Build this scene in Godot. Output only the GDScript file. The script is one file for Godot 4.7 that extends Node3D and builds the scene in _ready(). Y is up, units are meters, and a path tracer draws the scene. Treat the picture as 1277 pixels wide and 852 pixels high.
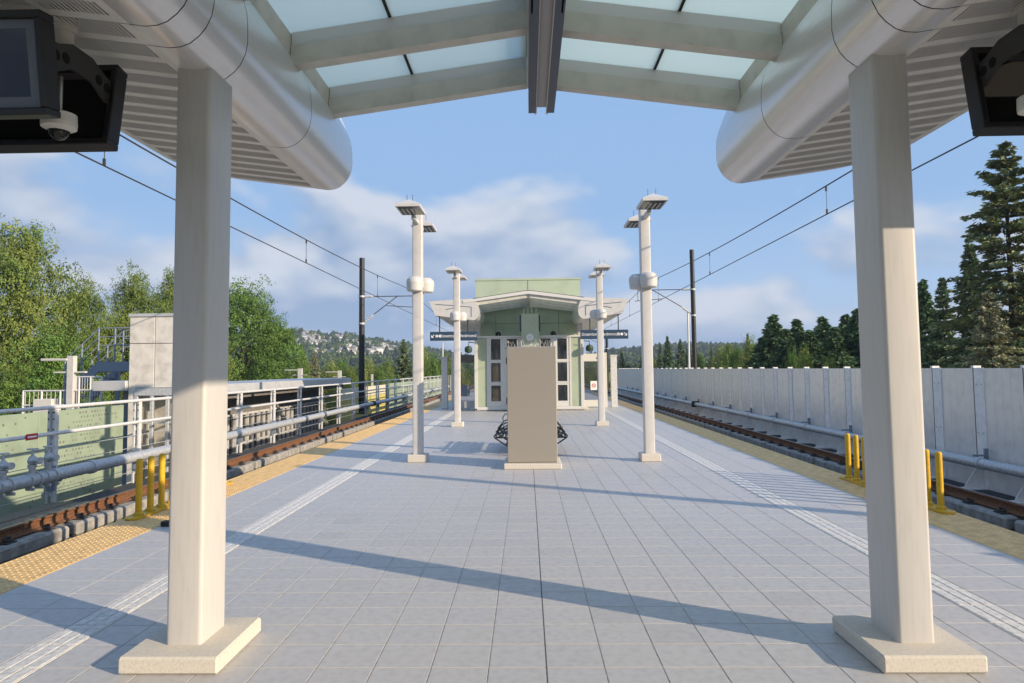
extends Node3D
# A light rail platform in evening sun: camera, sky and sun first, then the large structure, then the things on it.

const SUN_WAY := Vector3(-0.83390, -0.31939, -0.45012)
var M := {}
var rng := RandomNumberGenerator.new()
var used := {}

# ---------------------------------------------------------------- mesh building
class MB:
	var v := PackedVector3Array()
	var n := PackedVector3Array()
	var c := PackedColorArray()
	var col := Color(1, 1, 1)
	var xf := Transform3D()

	func tri(a: Vector3, b: Vector3, d: Vector3, na = null, nb = null, nd = null) -> void:
		# corners run counter-clockwise seen from outside
		a = xf * a; b = xf * b; d = xf * d
		var f := (b - a).cross(d - a).normalized()
		v.append(a); v.append(d); v.append(b)
		if na == null:
			n.append(f); n.append(f); n.append(f)
		else:
			n.append((xf.basis * na).normalized()); n.append((xf.basis * nd).normalized()); n.append((xf.basis * nb).normalized())
		c.append(col); c.append(col); c.append(col)

	func quad(a: Vector3, b: Vector3, d: Vector3, e: Vector3) -> void:
		tri(a, b, d); tri(a, d, e)

	func box(lo: Vector3, hi: Vector3) -> void:
		var p := [Vector3(lo.x, lo.y, lo.z), Vector3(hi.x, lo.y, lo.z), Vector3(hi.x, hi.y, lo.z), Vector3(lo.x, hi.y, lo.z), Vector3(lo.x, lo.y, hi.z), Vector3(hi.x, lo.y, hi.z), Vector3(hi.x, hi.y, hi.z), Vector3(lo.x, hi.y, hi.z)]
		quad(p[4], p[5], p[6], p[7]); quad(p[1], p[0], p[3], p[2])
		quad(p[5], p[1], p[2], p[6]); quad(p[0], p[4], p[7], p[3])
		quad(p[7], p[6], p[2], p[3]); quad(p[0], p[1], p[5], p[4])

	func cbox(at: Vector3, size: Vector3) -> void:
		box(at - size / 2.0, at + size / 2.0)

	func bbox(lo: Vector3, hi: Vector3, b: float) -> void:
		# a box whose edges are chamfered by b
		var s := [lo, hi]
		var P := func(ix: int, iy: int, iz: int, axis: int) -> Vector3:
			var q := Vector3(s[ix].x, s[iy].y, s[iz].z)
			var inn := Vector3(1 - 2 * ix, 1 - 2 * iy, 1 - 2 * iz) * b
			for k in 3:
				if k != axis:
					q[k] += inn[k]
			return q
		for axis in 3:
			var u := (axis + 1) % 3
			var w := (axis + 2) % 3
			for side in 2:
				var pts := []
				for o in [[0, 0], [1, 0], [1, 1], [0, 1]]:
					var i := [0, 0, 0]
					i[axis] = side; i[u] = o[0]; i[w] = o[1]
					pts.append(P.call(i[0], i[1], i[2], axis))
				if side == 0:
					pts.reverse()
				quad(pts[0], pts[1], pts[2], pts[3])
		for axis in 3:
			var u := (axis + 1) % 3
			var w := (axis + 2) % 3
			for a in 2:
				for e in 2:
					var i0 := [0, 0, 0]; var i1 := [0, 0, 0]
					i0[u] = a; i0[w] = e; i1[u] = a; i1[w] = e
					i1[axis] = 1
					var p0: Vector3 = P.call(i0[0], i0[1], i0[2], u)
					var p1: Vector3 = P.call(i1[0], i1[1], i1[2], u)
					var p2: Vector3 = P.call(i1[0], i1[1], i1[2], w)
					var p3: Vector3 = P.call(i0[0], i0[1], i0[2], w)
					if a == e:
						quad(p0, p3, p2, p1)
					else:
						quad(p0, p1, p2, p3)
		for a in 2:
			for e in 2:
				for k in 2:
					var p0: Vector3 = P.call(a, e, k, 0)
					var p1: Vector3 = P.call(a, e, k, 1)
					var p2: Vector3 = P.call(a, e, k, 2)
					if (a + e + k) % 2 == 1:
						tri(p0, p1, p2)
					else:
						tri(p0, p2, p1)

	func tube(pts: Array, r, sides := 8, caps := true) -> void:
		# r: one radius or one for each point
		var rings := []
		var m := pts.size()
		var ref := Vector3.UP
		for i in m:
			var t: Vector3 = (pts[mini(i + 1, m - 1)] - pts[maxi(i - 1, 0)]).normalized()
			if absf(t.dot(ref)) > 0.95:
				ref = Vector3(0.3, 0.1, 0.95).normalized() if absf(t.y) > 0.7 else Vector3.UP
			var a := t.cross(ref).normalized()
			var b := a.cross(t).normalized()
			var ring := []
			var rr: float = r[i] if r is Array else r
			for k in sides:
				var w := TAU * k / sides
				ring.append([pts[i] + (a * cos(w) + b * sin(w)) * rr, a * cos(w) + b * sin(w)])
			rings.append(ring)
		for i in m - 1:
			for k in sides:
				var k2 := (k + 1) % sides
				var A = rings[i][k]; var B = rings[i][k2]; var C = rings[i + 1][k2]; var D = rings[i + 1][k]
				tri(A[0], C[0], B[0], A[1], C[1], B[1])
				tri(A[0], D[0], C[0], A[1], D[1], C[1])
		if caps:
			for k in sides:
				var k2 := (k + 1) % sides
				tri(pts[0], rings[0][k][0], rings[0][k2][0])
				tri(pts[m - 1], rings[m - 1][k2][0], rings[m - 1][k][0])

	func cyl(at: Vector3, r: float, h: float, sides := 16, axis := Vector3.UP) -> void:
		tube([at, at + axis * h], r, sides)

	func lathe(profile: Array, sides := 20, at := Vector3.ZERO) -> void:
		# profile: (radius, height) from the bottom up
		for i in profile.size() - 1:
			var p: Vector2 = profile[i]
			var q: Vector2 = profile[i + 1]
			var d := (q - p).normalized()
			var nr := d.y
			var ny := -d.x
			for k in sides:
				var w0 := TAU * k / sides
				var w1 := TAU * (k + 1) / sides
				var e0 := Vector3(cos(w0), 0, -sin(w0))
				var e1 := Vector3(cos(w1), 0, -sin(w1))
				var A := at + e0 * p.x + Vector3.UP * p.y
				var B := at + e1 * p.x + Vector3.UP * p.y
				var C := at + e1 * q.x + Vector3.UP * q.y
				var D := at + e0 * q.x + Vector3.UP * q.y
				var n0 := e0 * nr + Vector3.UP * ny
				var n1 := e1 * nr + Vector3.UP * ny
				if p.x > 0.0001:
					tri(A, B, C, n0, n1, n1)
				if q.x > 0.0001:
					tri(A, C, D, n0, n1, n0)

	func prism(poly: Array, z0: float, z1: float, smooth := 0.0, closed := true, caps := true) -> void:
		# a polygon in x, y (counter-clockwise seen from +z) drawn out from z0 (far) to z1 (near); smooth: edges whose turn is under that angle are rounded
		var m := poly.size()
		var en := []
		for i in m:
			var d: Vector2 = poly[(i + 1) % m] - poly[i]
			en.append(Vector2(d.y, -d.x).normalized())
		var last := m if closed else m - 1
		for i in last:
			var j := (i + 1) % m
			var na: Vector2 = en[i]
			var nb: Vector2 = en[i]
			var prev: Vector2 = en[(i - 1 + m) % m]
			var next: Vector2 = en[j]
			if (closed or i > 0) and absf(prev.angle_to(en[i])) < smooth:
				na = (prev + en[i]).normalized()
			if (closed or j < m - 1) and absf(next.angle_to(en[i])) < smooth:
				nb = (next + en[i]).normalized()
			var A := Vector3(poly[i].x, poly[i].y, z1)
			var B := Vector3(poly[i].x, poly[i].y, z0)
			var C := Vector3(poly[j].x, poly[j].y, z0)
			var D := Vector3(poly[j].x, poly[j].y, z1)
			var n3a := Vector3(na.x, na.y, 0)
			var n3b := Vector3(nb.x, nb.y, 0)
			tri(A, B, C, n3a, n3a, n3b)
			tri(A, C, D, n3a, n3b, n3b)
		if caps and closed:
			var pk := PackedVector2Array(poly)
			var ids := Geometry2D.triangulate_polygon(pk)
			for k in range(0, ids.size(), 3):
				var a: Vector2 = pk[ids[k]]
				var b: Vector2 = pk[ids[k + 1]]
				var e: Vector2 = pk[ids[k + 2]]
				if (b - a).cross(e - a) < 0:
					var sw := b; b = e; e = sw
				tri(Vector3(a.x, a.y, z1), Vector3(b.x, b.y, z1), Vector3(e.x, e.y, z1))
				tri(Vector3(a.x, a.y, z0), Vector3(e.x, e.y, z0), Vector3(b.x, b.y, z0))

	func add_to(m: ArrayMesh, colors := false) -> ArrayMesh:
		var a := []
		a.resize(Mesh.ARRAY_MAX)
		a[Mesh.ARRAY_VERTEX] = v
		a[Mesh.ARRAY_NORMAL] = n
		if colors:
			a[Mesh.ARRAY_COLOR] = c
		m.add_surface_from_arrays(Mesh.PRIMITIVE_TRIANGLES, a)
		return m

	func mesh(colors := false) -> ArrayMesh:
		return add_to(ArrayMesh.new(), colors)

# ---------------------------------------------------------------- nodes
func numbered(called: String) -> String:
	if not used.has(called):
		used[called] = 0
		return called
	used[called] += 1
	return "%s_%03d" % [called, used[called]]

func put(called: String, m: Mesh, mat: Material, parent: Node, at := Transform3D()) -> MeshInstance3D:
	var o := MeshInstance3D.new()
	o.mesh = m
	o.name = numbered(called) if parent == self else called
	if mat:
		for k in m.get_surface_count():
			if m.surface_get_material(k) == null:
				o.set_surface_override_material(k, mat)
	o.transform = at
	o.cast_shadow = GeometryInstance3D.SHADOW_CASTING_SETTING_ON
	parent.add_child(o, true)
	return o

func part(called: String, mb: MB, mat: Material, parent: Node, at := Transform3D()) -> MeshInstance3D:
	return put(called, mb.mesh(), mat, parent, at)

func thing(called: String, label: String, category: String, at := Vector3.ZERO, group := "") -> Node3D:
	var o := Node3D.new()
	o.name = numbered(called)
	o.position = at
	add_child(o)
	tag(o, label, category, group)
	return o

func tag(o: Node, label: String, category: String, group := "") -> void:
	o.set_meta("label", label)
	o.set_meta("category", category)
	if group:
		o.set_meta("group", group)

func setting(called: String) -> Node3D:
	var o := Node3D.new()
	o.name = numbered(called)
	o.set_meta("kind", "structure")
	add_child(o)
	return o

func copy(o: Node3D, label := "") -> Node3D:
	var base := String(o.name)
	if base.length() > 4 and base[-4] == "_" and base.right(3).is_valid_int():
		base = base.left(-4)
	var c: Node3D = o.duplicate()
	c.name = numbered(base)
	add_child(c)
	if label:
		c.set_meta("label", label)
	return c

# ---------------------------------------------------------------- materials
func lin(r: float, g: float, b: float) -> Color:
	return Color(r, g, b).linear_to_srgb()

func noise_tex(sd: int, freq: float, ramp: Array, octaves := 4, kind := FastNoiseLite.TYPE_SIMPLEX_SMOOTH, size := 512) -> NoiseTexture2D:
	var f := FastNoiseLite.new()
	f.seed = sd
	f.noise_type = kind
	f.frequency = freq
	f.fractal_octaves = octaves
	var t := NoiseTexture2D.new()
	t.width = size
	t.height = size
	t.seamless = true
	t.noise = f
	var g := Gradient.new()
	g.offsets = PackedFloat32Array()
	var offs := PackedFloat32Array()
	var cols := PackedColorArray()
	for r in ramp:
		offs.append(r[0])
		cols.append(r[1])
	g.offsets = offs
	g.colors = cols
	t.color_ramp = g
	return t

func grey(x: float) -> Color:
	return Color(x, x, x)

func plain(called: String, c: Color, rough: float, metal := 0.0, spec := 0.5) -> StandardMaterial3D:
	var m := StandardMaterial3D.new()
	m.resource_name = called
	m.albedo_color = c
	m.roughness = rough
	m.metallic = metal
	m.metallic_specular = spec
	M[called] = m
	return m

func mottled(called: String, c: Color, rough: float, metal: float, scale: float, sd: int, lo := 0.82, freq := 0.02, relief := 0.0, octaves := 5) -> StandardMaterial3D:
	# a colour with grain and patches, mapped in world space
	var m := plain(called, c, rough, metal)
	m.albedo_texture = noise_tex(sd, freq, [[0.0, grey(lo)], [0.5, grey((lo + 1.0) / 2.0 + 0.02)], [1.0, grey(1.0)]], octaves)
	m.uv1_triplanar = true
	m.uv1_world_triplanar = true
	m.uv1_scale = Vector3.ONE * scale
	if relief > 0.0:
		m.heightmap_enabled = true
		m.heightmap_scale = relief
		m.heightmap_texture = noise_tex(sd + 7, freq * 2.5, [[0.0, grey(0.0)], [1.0, grey(1.0)]], 4)
	return m

func make_materials() -> void:
	var m: StandardMaterial3D
	m = mottled("tile", lin(0.5, 0.49, 0.48), 0.5, 0.0, 0.9, 11, 0.915, 0.03)
	m.vertex_color_use_as_albedo = true
	m.roughness_texture = noise_tex(12, 0.02, [[0.0, grey(0.36)], [1.0, grey(0.62)]], 5)
	m.roughness = 1.0
	mottled("grout", lin(0.58, 0.55, 0.5), 0.9, 0.0, 1.5, 13, 0.7)
	plain("joint", lin(0.1, 0.1, 0.1), 0.8)
	mottled("guide", lin(0.78, 0.765, 0.73), 0.7, 0.0, 1.2, 14, 0.78, 0.03)
	mottled("tactile", lin(0.88, 0.58, 0.235), 0.62, 0.0, 0.7, 15, 0.78, 0.02)
	m = mottled("base", lin(0.63, 0.585, 0.505), 0.9, 0.0, 1.6, 16, 0.9, 0.05, 0.1)
	mottled("concrete", lin(0.42, 0.4, 0.36), 0.92, 0.0, 0.5, 17, 0.66, 0.02, 0.3)
	m = mottled("tower", lin(0.72, 0.69, 0.63), 0.9, 0.0, 0.45, 18, 0.84, 0.012, 0.2)
	mottled("ballast_dark", lin(0.07, 0.07, 0.075), 0.95, 0.0, 0.6, 40, 0.6, 0.03)
	mottled("slab", lin(0.2, 0.195, 0.19), 0.95, 0.0, 0.35, 19, 0.55, 0.02, 0.4)
	m = mottled("column", lin(0.53, 0.515, 0.49), 0.42, 0.0, 0.7, 20, 0.96, 0.02)
	m.uv1_scale = Vector3(3.5, 0.25, 3.5)
	m = mottled("tube", lin(0.77, 0.76, 0.75), 0.3, 0.45, 0.6, 21, 0.965, 0.02)
	m.uv1_scale = Vector3(2.5, 2.5, 0.3)
	mottled("soffit", lin(0.76, 0.735, 0.69), 0.5, 0.1, 0.6, 22, 0.93, 0.01)
	plain("liner", lin(0.02, 0.02, 0.02), 0.95, 0.0, 0.1)
	mottled("rafter", lin(0.6, 0.58, 0.5), 0.5, 0.0, 0.8, 23, 0.9, 0.01)
	plain("navy_steel", lin(0.035, 0.05, 0.085), 0.4)
	plain("tray", lin(0.33, 0.31, 0.31), 0.5, 0.3)
	m = plain("roof_glass", Color(0.94, 0.975, 0.97, 0.86), 0.35)
	m.transparency = BaseMaterial3D.TRANSPARENCY_ALPHA
	m.backlight_enabled = true
	m.backlight = Color(0.9, 0.97, 0.97)
	plain("black", lin(0.012, 0.012, 0.014), 0.42)
	plain("black_matt", lin(0.016, 0.016, 0.018), 0.7)
	plain("plate", lin(0.03, 0.029, 0.028), 0.5)
	plain("screen", lin(0.006, 0.007, 0.01), 0.06)
	plain("screen_frame", lin(0.13, 0.15, 0.18), 0.4)
	plain("white_plastic", lin(0.62, 0.6, 0.55), 0.45)
	m = plain("dome", Color(0.05, 0.05, 0.055), 0.05)
	plain("bolt", lin(0.55, 0.53, 0.5), 0.35, 0.8)
	m = mottled("steel", lin(0.52, 0.465, 0.385), 0.36, 0.6, 1.1, 24, 0.92, 0.05)
	m.uv1_scale = Vector3(14.0, 0.5, 14.0)
	mottled("green", lin(0.4, 0.46, 0.33), 0.55, 0.0, 0.25, 25, 0.92, 0.01)
	mottled("green_wall", lin(0.3, 0.375, 0.275), 0.6, 0.0, 0.2, 26, 0.88, 0.012)
	plain("white_frame", lin(0.62, 0.61, 0.58), 0.5)
	mottled("lamp_white", lin(0.57, 0.555, 0.53), 0.42, 0.0, 0.9, 27, 0.95, 0.01)
	m = plain("glass", Color(0.1, 0.13, 0.15, 0.22), 0.03)
	m.transparency = BaseMaterial3D.TRANSPARENCY_ALPHA
	plain("lamp_lens", lin(0.05, 0.05, 0.055), 0.2)
	plain("led", lin(0.5, 0.5, 0.45), 0.4)
	m = mottled("rust", lin(0.3, 0.135, 0.06), 0.85, 0.0, 1.4, 28, 0.5, 0.03, 0.15)
	plain("rail_top", lin(0.3, 0.29, 0.29), 0.28, 0.9)
	plain("fastener", lin(0.035, 0.03, 0.027), 0.7)
	mottled("galvanised", lin(0.6, 0.62, 0.64), 0.45, 0.25, 0.9, 29, 0.8, 0.03)
	mottled("rail_paint", lin(0.7, 0.7, 0.69), 0.45, 0.1, 0.9, 30, 0.88, 0.02)
	m = mottled("wall_panel", lin(0.84, 0.81, 0.77), 0.3, 0.25, 0.35, 31, 0.93, 0.02)
	mottled("wall_post", lin(0.88, 0.85, 0.81), 0.5, 0.0, 0.5, 32, 0.9, 0.02)
	mottled("yellow", lin(0.72, 0.43, 0.012), 0.5, 0.0, 1.5, 33, 0.84, 0.02)
	plain("navy", lin(0.028, 0.055, 0.095), 0.4)
	plain("print", lin(0.8, 0.8, 0.8), 0.6)
	plain("red_print", lin(0.5, 0.03, 0.04), 0.6)
	plain("black_pole", lin(0.014, 0.014, 0.015), 0.45)
	plain("wire", lin(0.05, 0.045, 0.04), 0.6, 0.3)
	m = mottled("wood", lin(0.3, 0.26, 0.18), 0.85, 0.0, 1.0, 34, 0.6, 0.02, 0.2)
	m.uv1_scale = Vector3(6.0, 2.0, 0.8)
	plain("blue_steel", lin(0.2, 0.24, 0.3), 0.5)
	mottled("fascia", lin(0.55, 0.56, 0.57), 0.45, 0.2, 0.3, 35, 0.92, 0.01)
	mottled("lobby_inside", lin(0.5, 0.52, 0.5), 0.7, 0.0, 0.4, 39, 0.9, 0.02)
	mottled("dark_wall", lin(0.2, 0.19, 0.175), 0.8, 0.0, 0.4, 36, 0.8, 0.02)
	plain("ochre", lin(0.5, 0.45, 0.14), 0.7)
	plain("dark_green", lin(0.03, 0.06, 0.035), 0.5)
	plain("pale_panel", lin(0.58, 0.55, 0.42), 0.7)
	mottled("grass", lin(0.1, 0.13, 0.035), 0.95, 0.0, 0.02, 37, 0.5, 0.03)
	mottled("bark", lin(0.09, 0.07, 0.05), 0.95, 0.0, 0.8, 38, 0.5, 0.03)
	m = plain("leaf", Color.WHITE, 0.62, 0.0, 0.35)
	m.vertex_color_use_as_albedo = true
	m.backlight_enabled = true
	m.backlight = Color(0.55, 0.66, 0.25)
	m = plain("needle", Color.WHITE, 0.75, 0.0, 0.3)
	m.vertex_color_use_as_albedo = true
	m.backlight_enabled = true
	m.backlight = Color(0.25, 0.3, 0.18)
	m = plain("far_leaf", Color.WHITE, 0.9, 0.0, 0.2)
	m.vertex_color_use_as_albedo = true
	plain("house_wall", lin(0.55, 0.52, 0.47), 0.8)
	plain("house_roof", lin(0.3, 0.28, 0.27), 0.85)

# ---------------------------------------------------------------- sky
func make_sky() -> ImageTexture:
	var W := 1536
	var H := 768
	var img := Image.create(W, H, false, Image.FORMAT_RGBF)
	var f := FastNoiseLite.new()
	f.seed = 6
	f.noise_type = FastNoiseLite.TYPE_SIMPLEX_SMOOTH
	f.frequency = 1.0
	f.fractal_octaves = 6
	f.fractal_gain = 0.52
	var g := FastNoiseLite.new()
	g.seed = 24
	g.noise_type = FastNoiseLite.TYPE_SIMPLEX_SMOOTH
	g.frequency = 1.0
	g.fractal_octaves = 4
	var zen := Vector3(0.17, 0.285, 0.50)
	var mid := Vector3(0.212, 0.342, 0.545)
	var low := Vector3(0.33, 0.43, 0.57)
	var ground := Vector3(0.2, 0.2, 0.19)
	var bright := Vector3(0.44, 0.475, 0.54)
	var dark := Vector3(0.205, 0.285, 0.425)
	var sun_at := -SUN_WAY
	for y in H:
		var el := PI / 2.0 - (y + 0.5) / H * PI
		if el < -0.06:
			img.fill_rect(Rect2i(0, y, W, H - y), Color(ground.x, ground.y, ground.z))
			break
		var s := sin(maxf(el, 0.0))
		var base := low.lerp(mid, clampf(s / 0.22, 0, 1)).lerp(zen, clampf((s - 0.2) / 0.75, 0, 1))
		var ce := cos(el)
		for x in W:
			var az := (x + 0.5) / W * TAU
			if az > PI:
				az -= TAU
			var d := Vector3(sin(az) * ce, sin(el), -cos(az) * ce)
			var big := g.get_noise_3dv(Vector3(d.x, d.y * 1.6, d.z) * 1.5 + Vector3(3.1, 0, 1.7))
			var q := Vector3(d.x, d.y * 2.1, d.z) * 2.7 + Vector3(big, big * 0.6, -big) * 0.22
			var a := f.get_noise_3dv(q)
			# a bank of broken cloud lies along the horizon, higher to the left, with thin wisps above it
			var top := 0.20 - 0.13 * sin(az + 0.1) + 0.07 * big
			var cov := clampf((top - el) / 0.11, -1.3, 1.0)
			var k := smoothstep(-0.14, 0.22, a * 0.95 + cov * 0.42 + 0.07 - maxf(az - 0.25, 0.0) * 0.12)
			k *= smoothstep(0.75, 0.35, el)
			var lit := f.get_noise_3dv(q + Vector3(0.05, 0.20, 0.03))
			var t := clampf(0.46 + (a - lit) * 1.7 + (el - top + 0.07) * 2.0, 0.0, 1.0)
			var cl := dark.lerp(bright, t)
			var o := base.lerp(cl, k * 0.94)
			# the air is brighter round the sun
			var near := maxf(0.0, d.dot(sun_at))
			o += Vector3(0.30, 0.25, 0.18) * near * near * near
			img.set_pixel(x, y, Color(o.x, o.y, o.z))
	return ImageTexture.create_from_image(img)

func make_view() -> void:
	var cam := Camera3D.new()
	cam.name = "camera"
	cam.projection = Camera3D.PROJECTION_FRUSTUM
	cam.near = 0.1
	cam.far = 6000.0
	cam.size = 0.1 * 852.0 / 851.0
	cam.frustum_offset = Vector2(0, -0.1 * 17.9 / 851.0)
	cam.transform = Transform3D(Basis(Vector3(0.999707, -0.0107, -0.021693), Vector3(0.012011, 0.998053, 0.06121), Vector3(0.020996, -0.061453, 0.997889)).orthonormalized(), Vector3(-0.085, 1.57, 0))
	add_child(cam)
	cam.current = true
	var sky := Sky.new()
	var pm := PanoramaSkyMaterial.new()
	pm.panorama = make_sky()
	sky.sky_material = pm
	var e := Environment.new()
	e.background_mode = Environment.BG_SKY
	e.sky = sky
	e.background_energy_multiplier = 1.0
	e.tonemap_mode = Environment.TONE_MAPPER_LINEAR
	e.tonemap_exposure = 1.52
	e.sdfgi_enabled = true
	e.ssao_enabled = true
	e.ssil_enabled = true
	e.fog_enabled = true
	e.fog_density = 0.0003
	e.fog_light_color = Color(0.78, 0.85, 0.95)
	var we := WorldEnvironment.new()
	we.name = "world"
	we.environment = e
	add_child(we)
	var sun := DirectionalLight3D.new()
	sun.name = "sun"
	sun.light_energy = 1.36
	sun.light_color = Color(1.0, 0.915, 0.80)
	sun.light_angular_distance = 0.5
	sun.shadow_enabled = true
	sun.basis = Basis.looking_at(SUN_WAY, Vector3.UP)
	add_child(sun)

# ---------------------------------------------------------------- the platform
const TILE := 0.305
const EDGE := 4.46

func make_platform() -> void:
	var p := setting("platform")
	var z0 := -64.0
	var z1 := 9.0
	var mb := MB.new()
	mb.box(Vector3(-EDGE, -0.95, z0), Vector3(EDGE, -0.0022, z1))
	part("slab", mb, M.grout, p)
	# tiles: the 300 nearest in view are parts of their own, the rest is one mesh
	var spots := []
	var rest := MB.new()
	var tones := []
	for k in 12:
		var q := 0.925 + 0.0115 * k
		tones.append(Color(q * (1.0 - 0.006 * (k % 2)), q, q * (1.0 + 0.012 * (k % 3))))
	var tile_mesh := []
	var wear := FastNoiseLite.new()
	wear.seed = 8
	wear.frequency = 0.22
	for k in 12:
		var tb := MB.new()
		tb.col = tones[k]
		tile_shape(tb, Vector3.ZERO, TILE)
		tile_mesh.append(tb.mesh(true))
	rng.seed = 3
	var jz := -3.70
	for r in range(-190, 42):
		var zc := jz + TILE * (r + 0.5)
		if zc < z0 + 0.2 or zc > z1 - 0.2:
			continue
		for i in range(-13, 13):
			var xc := TILE * (i + 0.5)
			var w := TILE
			if absf(xc) > 2.44:
				continue
			var k := clampi(roundi(6.5 + 6.0 * wear.get_noise_2d(xc, zc) + rng.randfn() * 1.5), 0, 11)
			if rng.randf() < 0.02:
				k = 0
			var seen := zc < -3.45 and absf(xc) < -zc * 0.76 + 0.1
			if seen:
				spots.append([zc, xc, k])
			else:
				rest.col = tones[k]
				tile_shape(rest, Vector3(xc, 0, zc), w)
	spots.sort_custom(func(a, b): return a[0] > b[0])
	for j in spots.size():
		var s = spots[j]
		if j < 300:
			put("tile", tile_mesh[s[2]], M.tile, p, Transform3D(Basis(), Vector3(s[1], 0, s[0])))
		else:
			rest.col = tones[s[2]]
			tile_shape(rest, Vector3(s[1], 0, s[0]), TILE)
	# cut tiles beside the guide strips and the tactile edge
	for side: int in [-1, 1]:
		for r in range(-190, 42):
			var zc := jz + TILE * (r + 0.5)
			if zc < z0 + 0.2 or zc > z1 - 0.2:
				continue
			for span in [[2.44, 2.705], [2.957, 3.355], [3.355, 3.872]]:
				rest.col = tones[4 + rng.randi() % 5]
				var xa: float = span[0]
				var xb: float = span[1]
				tile_cut(rest, Vector3((xa + xb) / 2.0 * side, 0, zc), xb - xa, TILE)
	var rest_node := put("tile_field", rest.mesh(true), M.tile, p)
	rest_node.set_meta("kind", "stuff")
	# the wide dark expansion joint down the middle
	var jb := MB.new()
	jb.box(Vector3(-0.006, -0.005, z0), Vector3(0.006, -0.0008, z1))
	part("expansion_joint", jb, M.joint, p)
	# white guide strips of raised bars
	var gb := MB.new()
	gb.bbox(Vector3(-0.118, -0.005, -TILE / 2.0 + 0.002), Vector3(0.118, 0.001, TILE / 2.0 - 0.002), 0.001)
	for k in 3:
		var xx := -0.078 + 0.078 * k
		var off := 0.04 if k % 2 == 0 else -0.04
		gb.bbox(Vector3(xx - 0.030, 0.0005, -TILE / 2.0 + 0.004 + maxf(off, 0.0) * 0.05), Vector3(xx + 0.030, 0.004, TILE / 2.0 - 0.004 + minf(off, 0.0) * 0.05), 0.0015)
	var gm := gb.mesh()
	for side: int in [-1, 1]:
		for r in range(-86, 6):
			put("guide_tile", gm, M.guide, p, Transform3D(Basis(), Vector3(side * 2.831, 0, jz + TILE * (r + 0.5))))
	# yellow tactile edge: plates with truncated domes
	var plate := MB.new()
	plate.bbox(Vector3(-0.293, -0.02, -0.305), Vector3(0.293, 0.003, 0.305), 0.002)
	var pm := plate.mesh()
	var xs := []
	for side: int in [-1, 1]:
		for k in 76:
			var zc := 2.0 - 0.612 * k
			put("tactile_plate", pm, M.tactile, p, Transform3D(Basis(), Vector3(side * 4.167, 0, zc)))
			if zc < -2.5 and zc > -30.0:
				for a in 10:
					for b in 10:
						xs.append(Vector3(side * 4.167 - 0.264 + 0.0587 * a, 0.003, zc - 0.275 + 0.0611 * b))
	var dome := MB.new()
	dome.lathe([Vector2(0.0125, 0.0), Vector2(0.0085, 0.005), Vector2(0.0, 0.0052)], 7)
	var mm := MultiMesh.new()
	mm.transform_format = MultiMesh.TRANSFORM_3D
	mm.mesh = dome.mesh()
	mm.instance_count = xs.size()
	for i in xs.size():
		mm.set_instance_transform(i, Transform3D(Basis(), xs[i]))
	var dm := MultiMeshInstance3D.new()
	dm.name = "truncated_domes"
	dm.multimesh = mm
	dm.material_override = M.tactile
	dm.set_meta("kind", "stuff")
	p.add_child(dm)
	# concrete nosing along both edges
	for side: int in [-1, 1]:
		var nb := MB.new()
		nb.box(Vector3(EDGE * side - 0.006, -0.3, z0), Vector3(EDGE * side + 0.006, -0.012, z1))
		part("edge_strip", nb, M.slab, p)

func tile_shape(tb: MB, at: Vector3, w: float) -> void:
	tile_cut(tb, at, w, TILE)

func tile_cut(tb: MB, at: Vector3, w: float, d: float) -> void:
	# the top of a tile with eased edges, standing 3 mm proud of its grout
	var g := 0.0032
	var e := 0.0012
	var hx := w / 2.0 - g
	var hz := d / 2.0 - g
	var lo := -0.003
	var t := [Vector3(-hx + e, 0, hz - e), Vector3(hx - e, 0, hz - e), Vector3(hx - e, 0, -hz + e), Vector3(-hx + e, 0, -hz + e)]
	var b := [Vector3(-hx, lo, hz), Vector3(hx, lo, hz), Vector3(hx, lo, -hz), Vector3(-hx, lo, -hz)]
	for k in 4:
		t[k] += at
		b[k] += at
	tb.quad(t[0], t[1], t[2], t[3])
	for k in 4:
		var j := (k + 1) % 4
		tb.quad(b[k], b[j], t[j], t[k])

# ---------------------------------------------------------------- tracks
func rail_profile(hx := 0.0) -> Array:
	# foot, web and head of a rail, counter-clockwise
	var r := [Vector2(0.07, 0), Vector2(0.07, 0.012), Vector2(0.02, 0.03), Vector2(0.009, 0.05), Vector2(0.009, 0.105), Vector2(0.034, 0.118), Vector2(0.036, 0.138), Vector2(0.028, 0.1465)]
	var out := []
	for q in r:
		out.append(q + Vector2(hx, 0))
	for k in range(r.size() - 1, -1, -1):
		out.append(Vector2(-r[k].x + hx, r[k].y))
	return out

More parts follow.
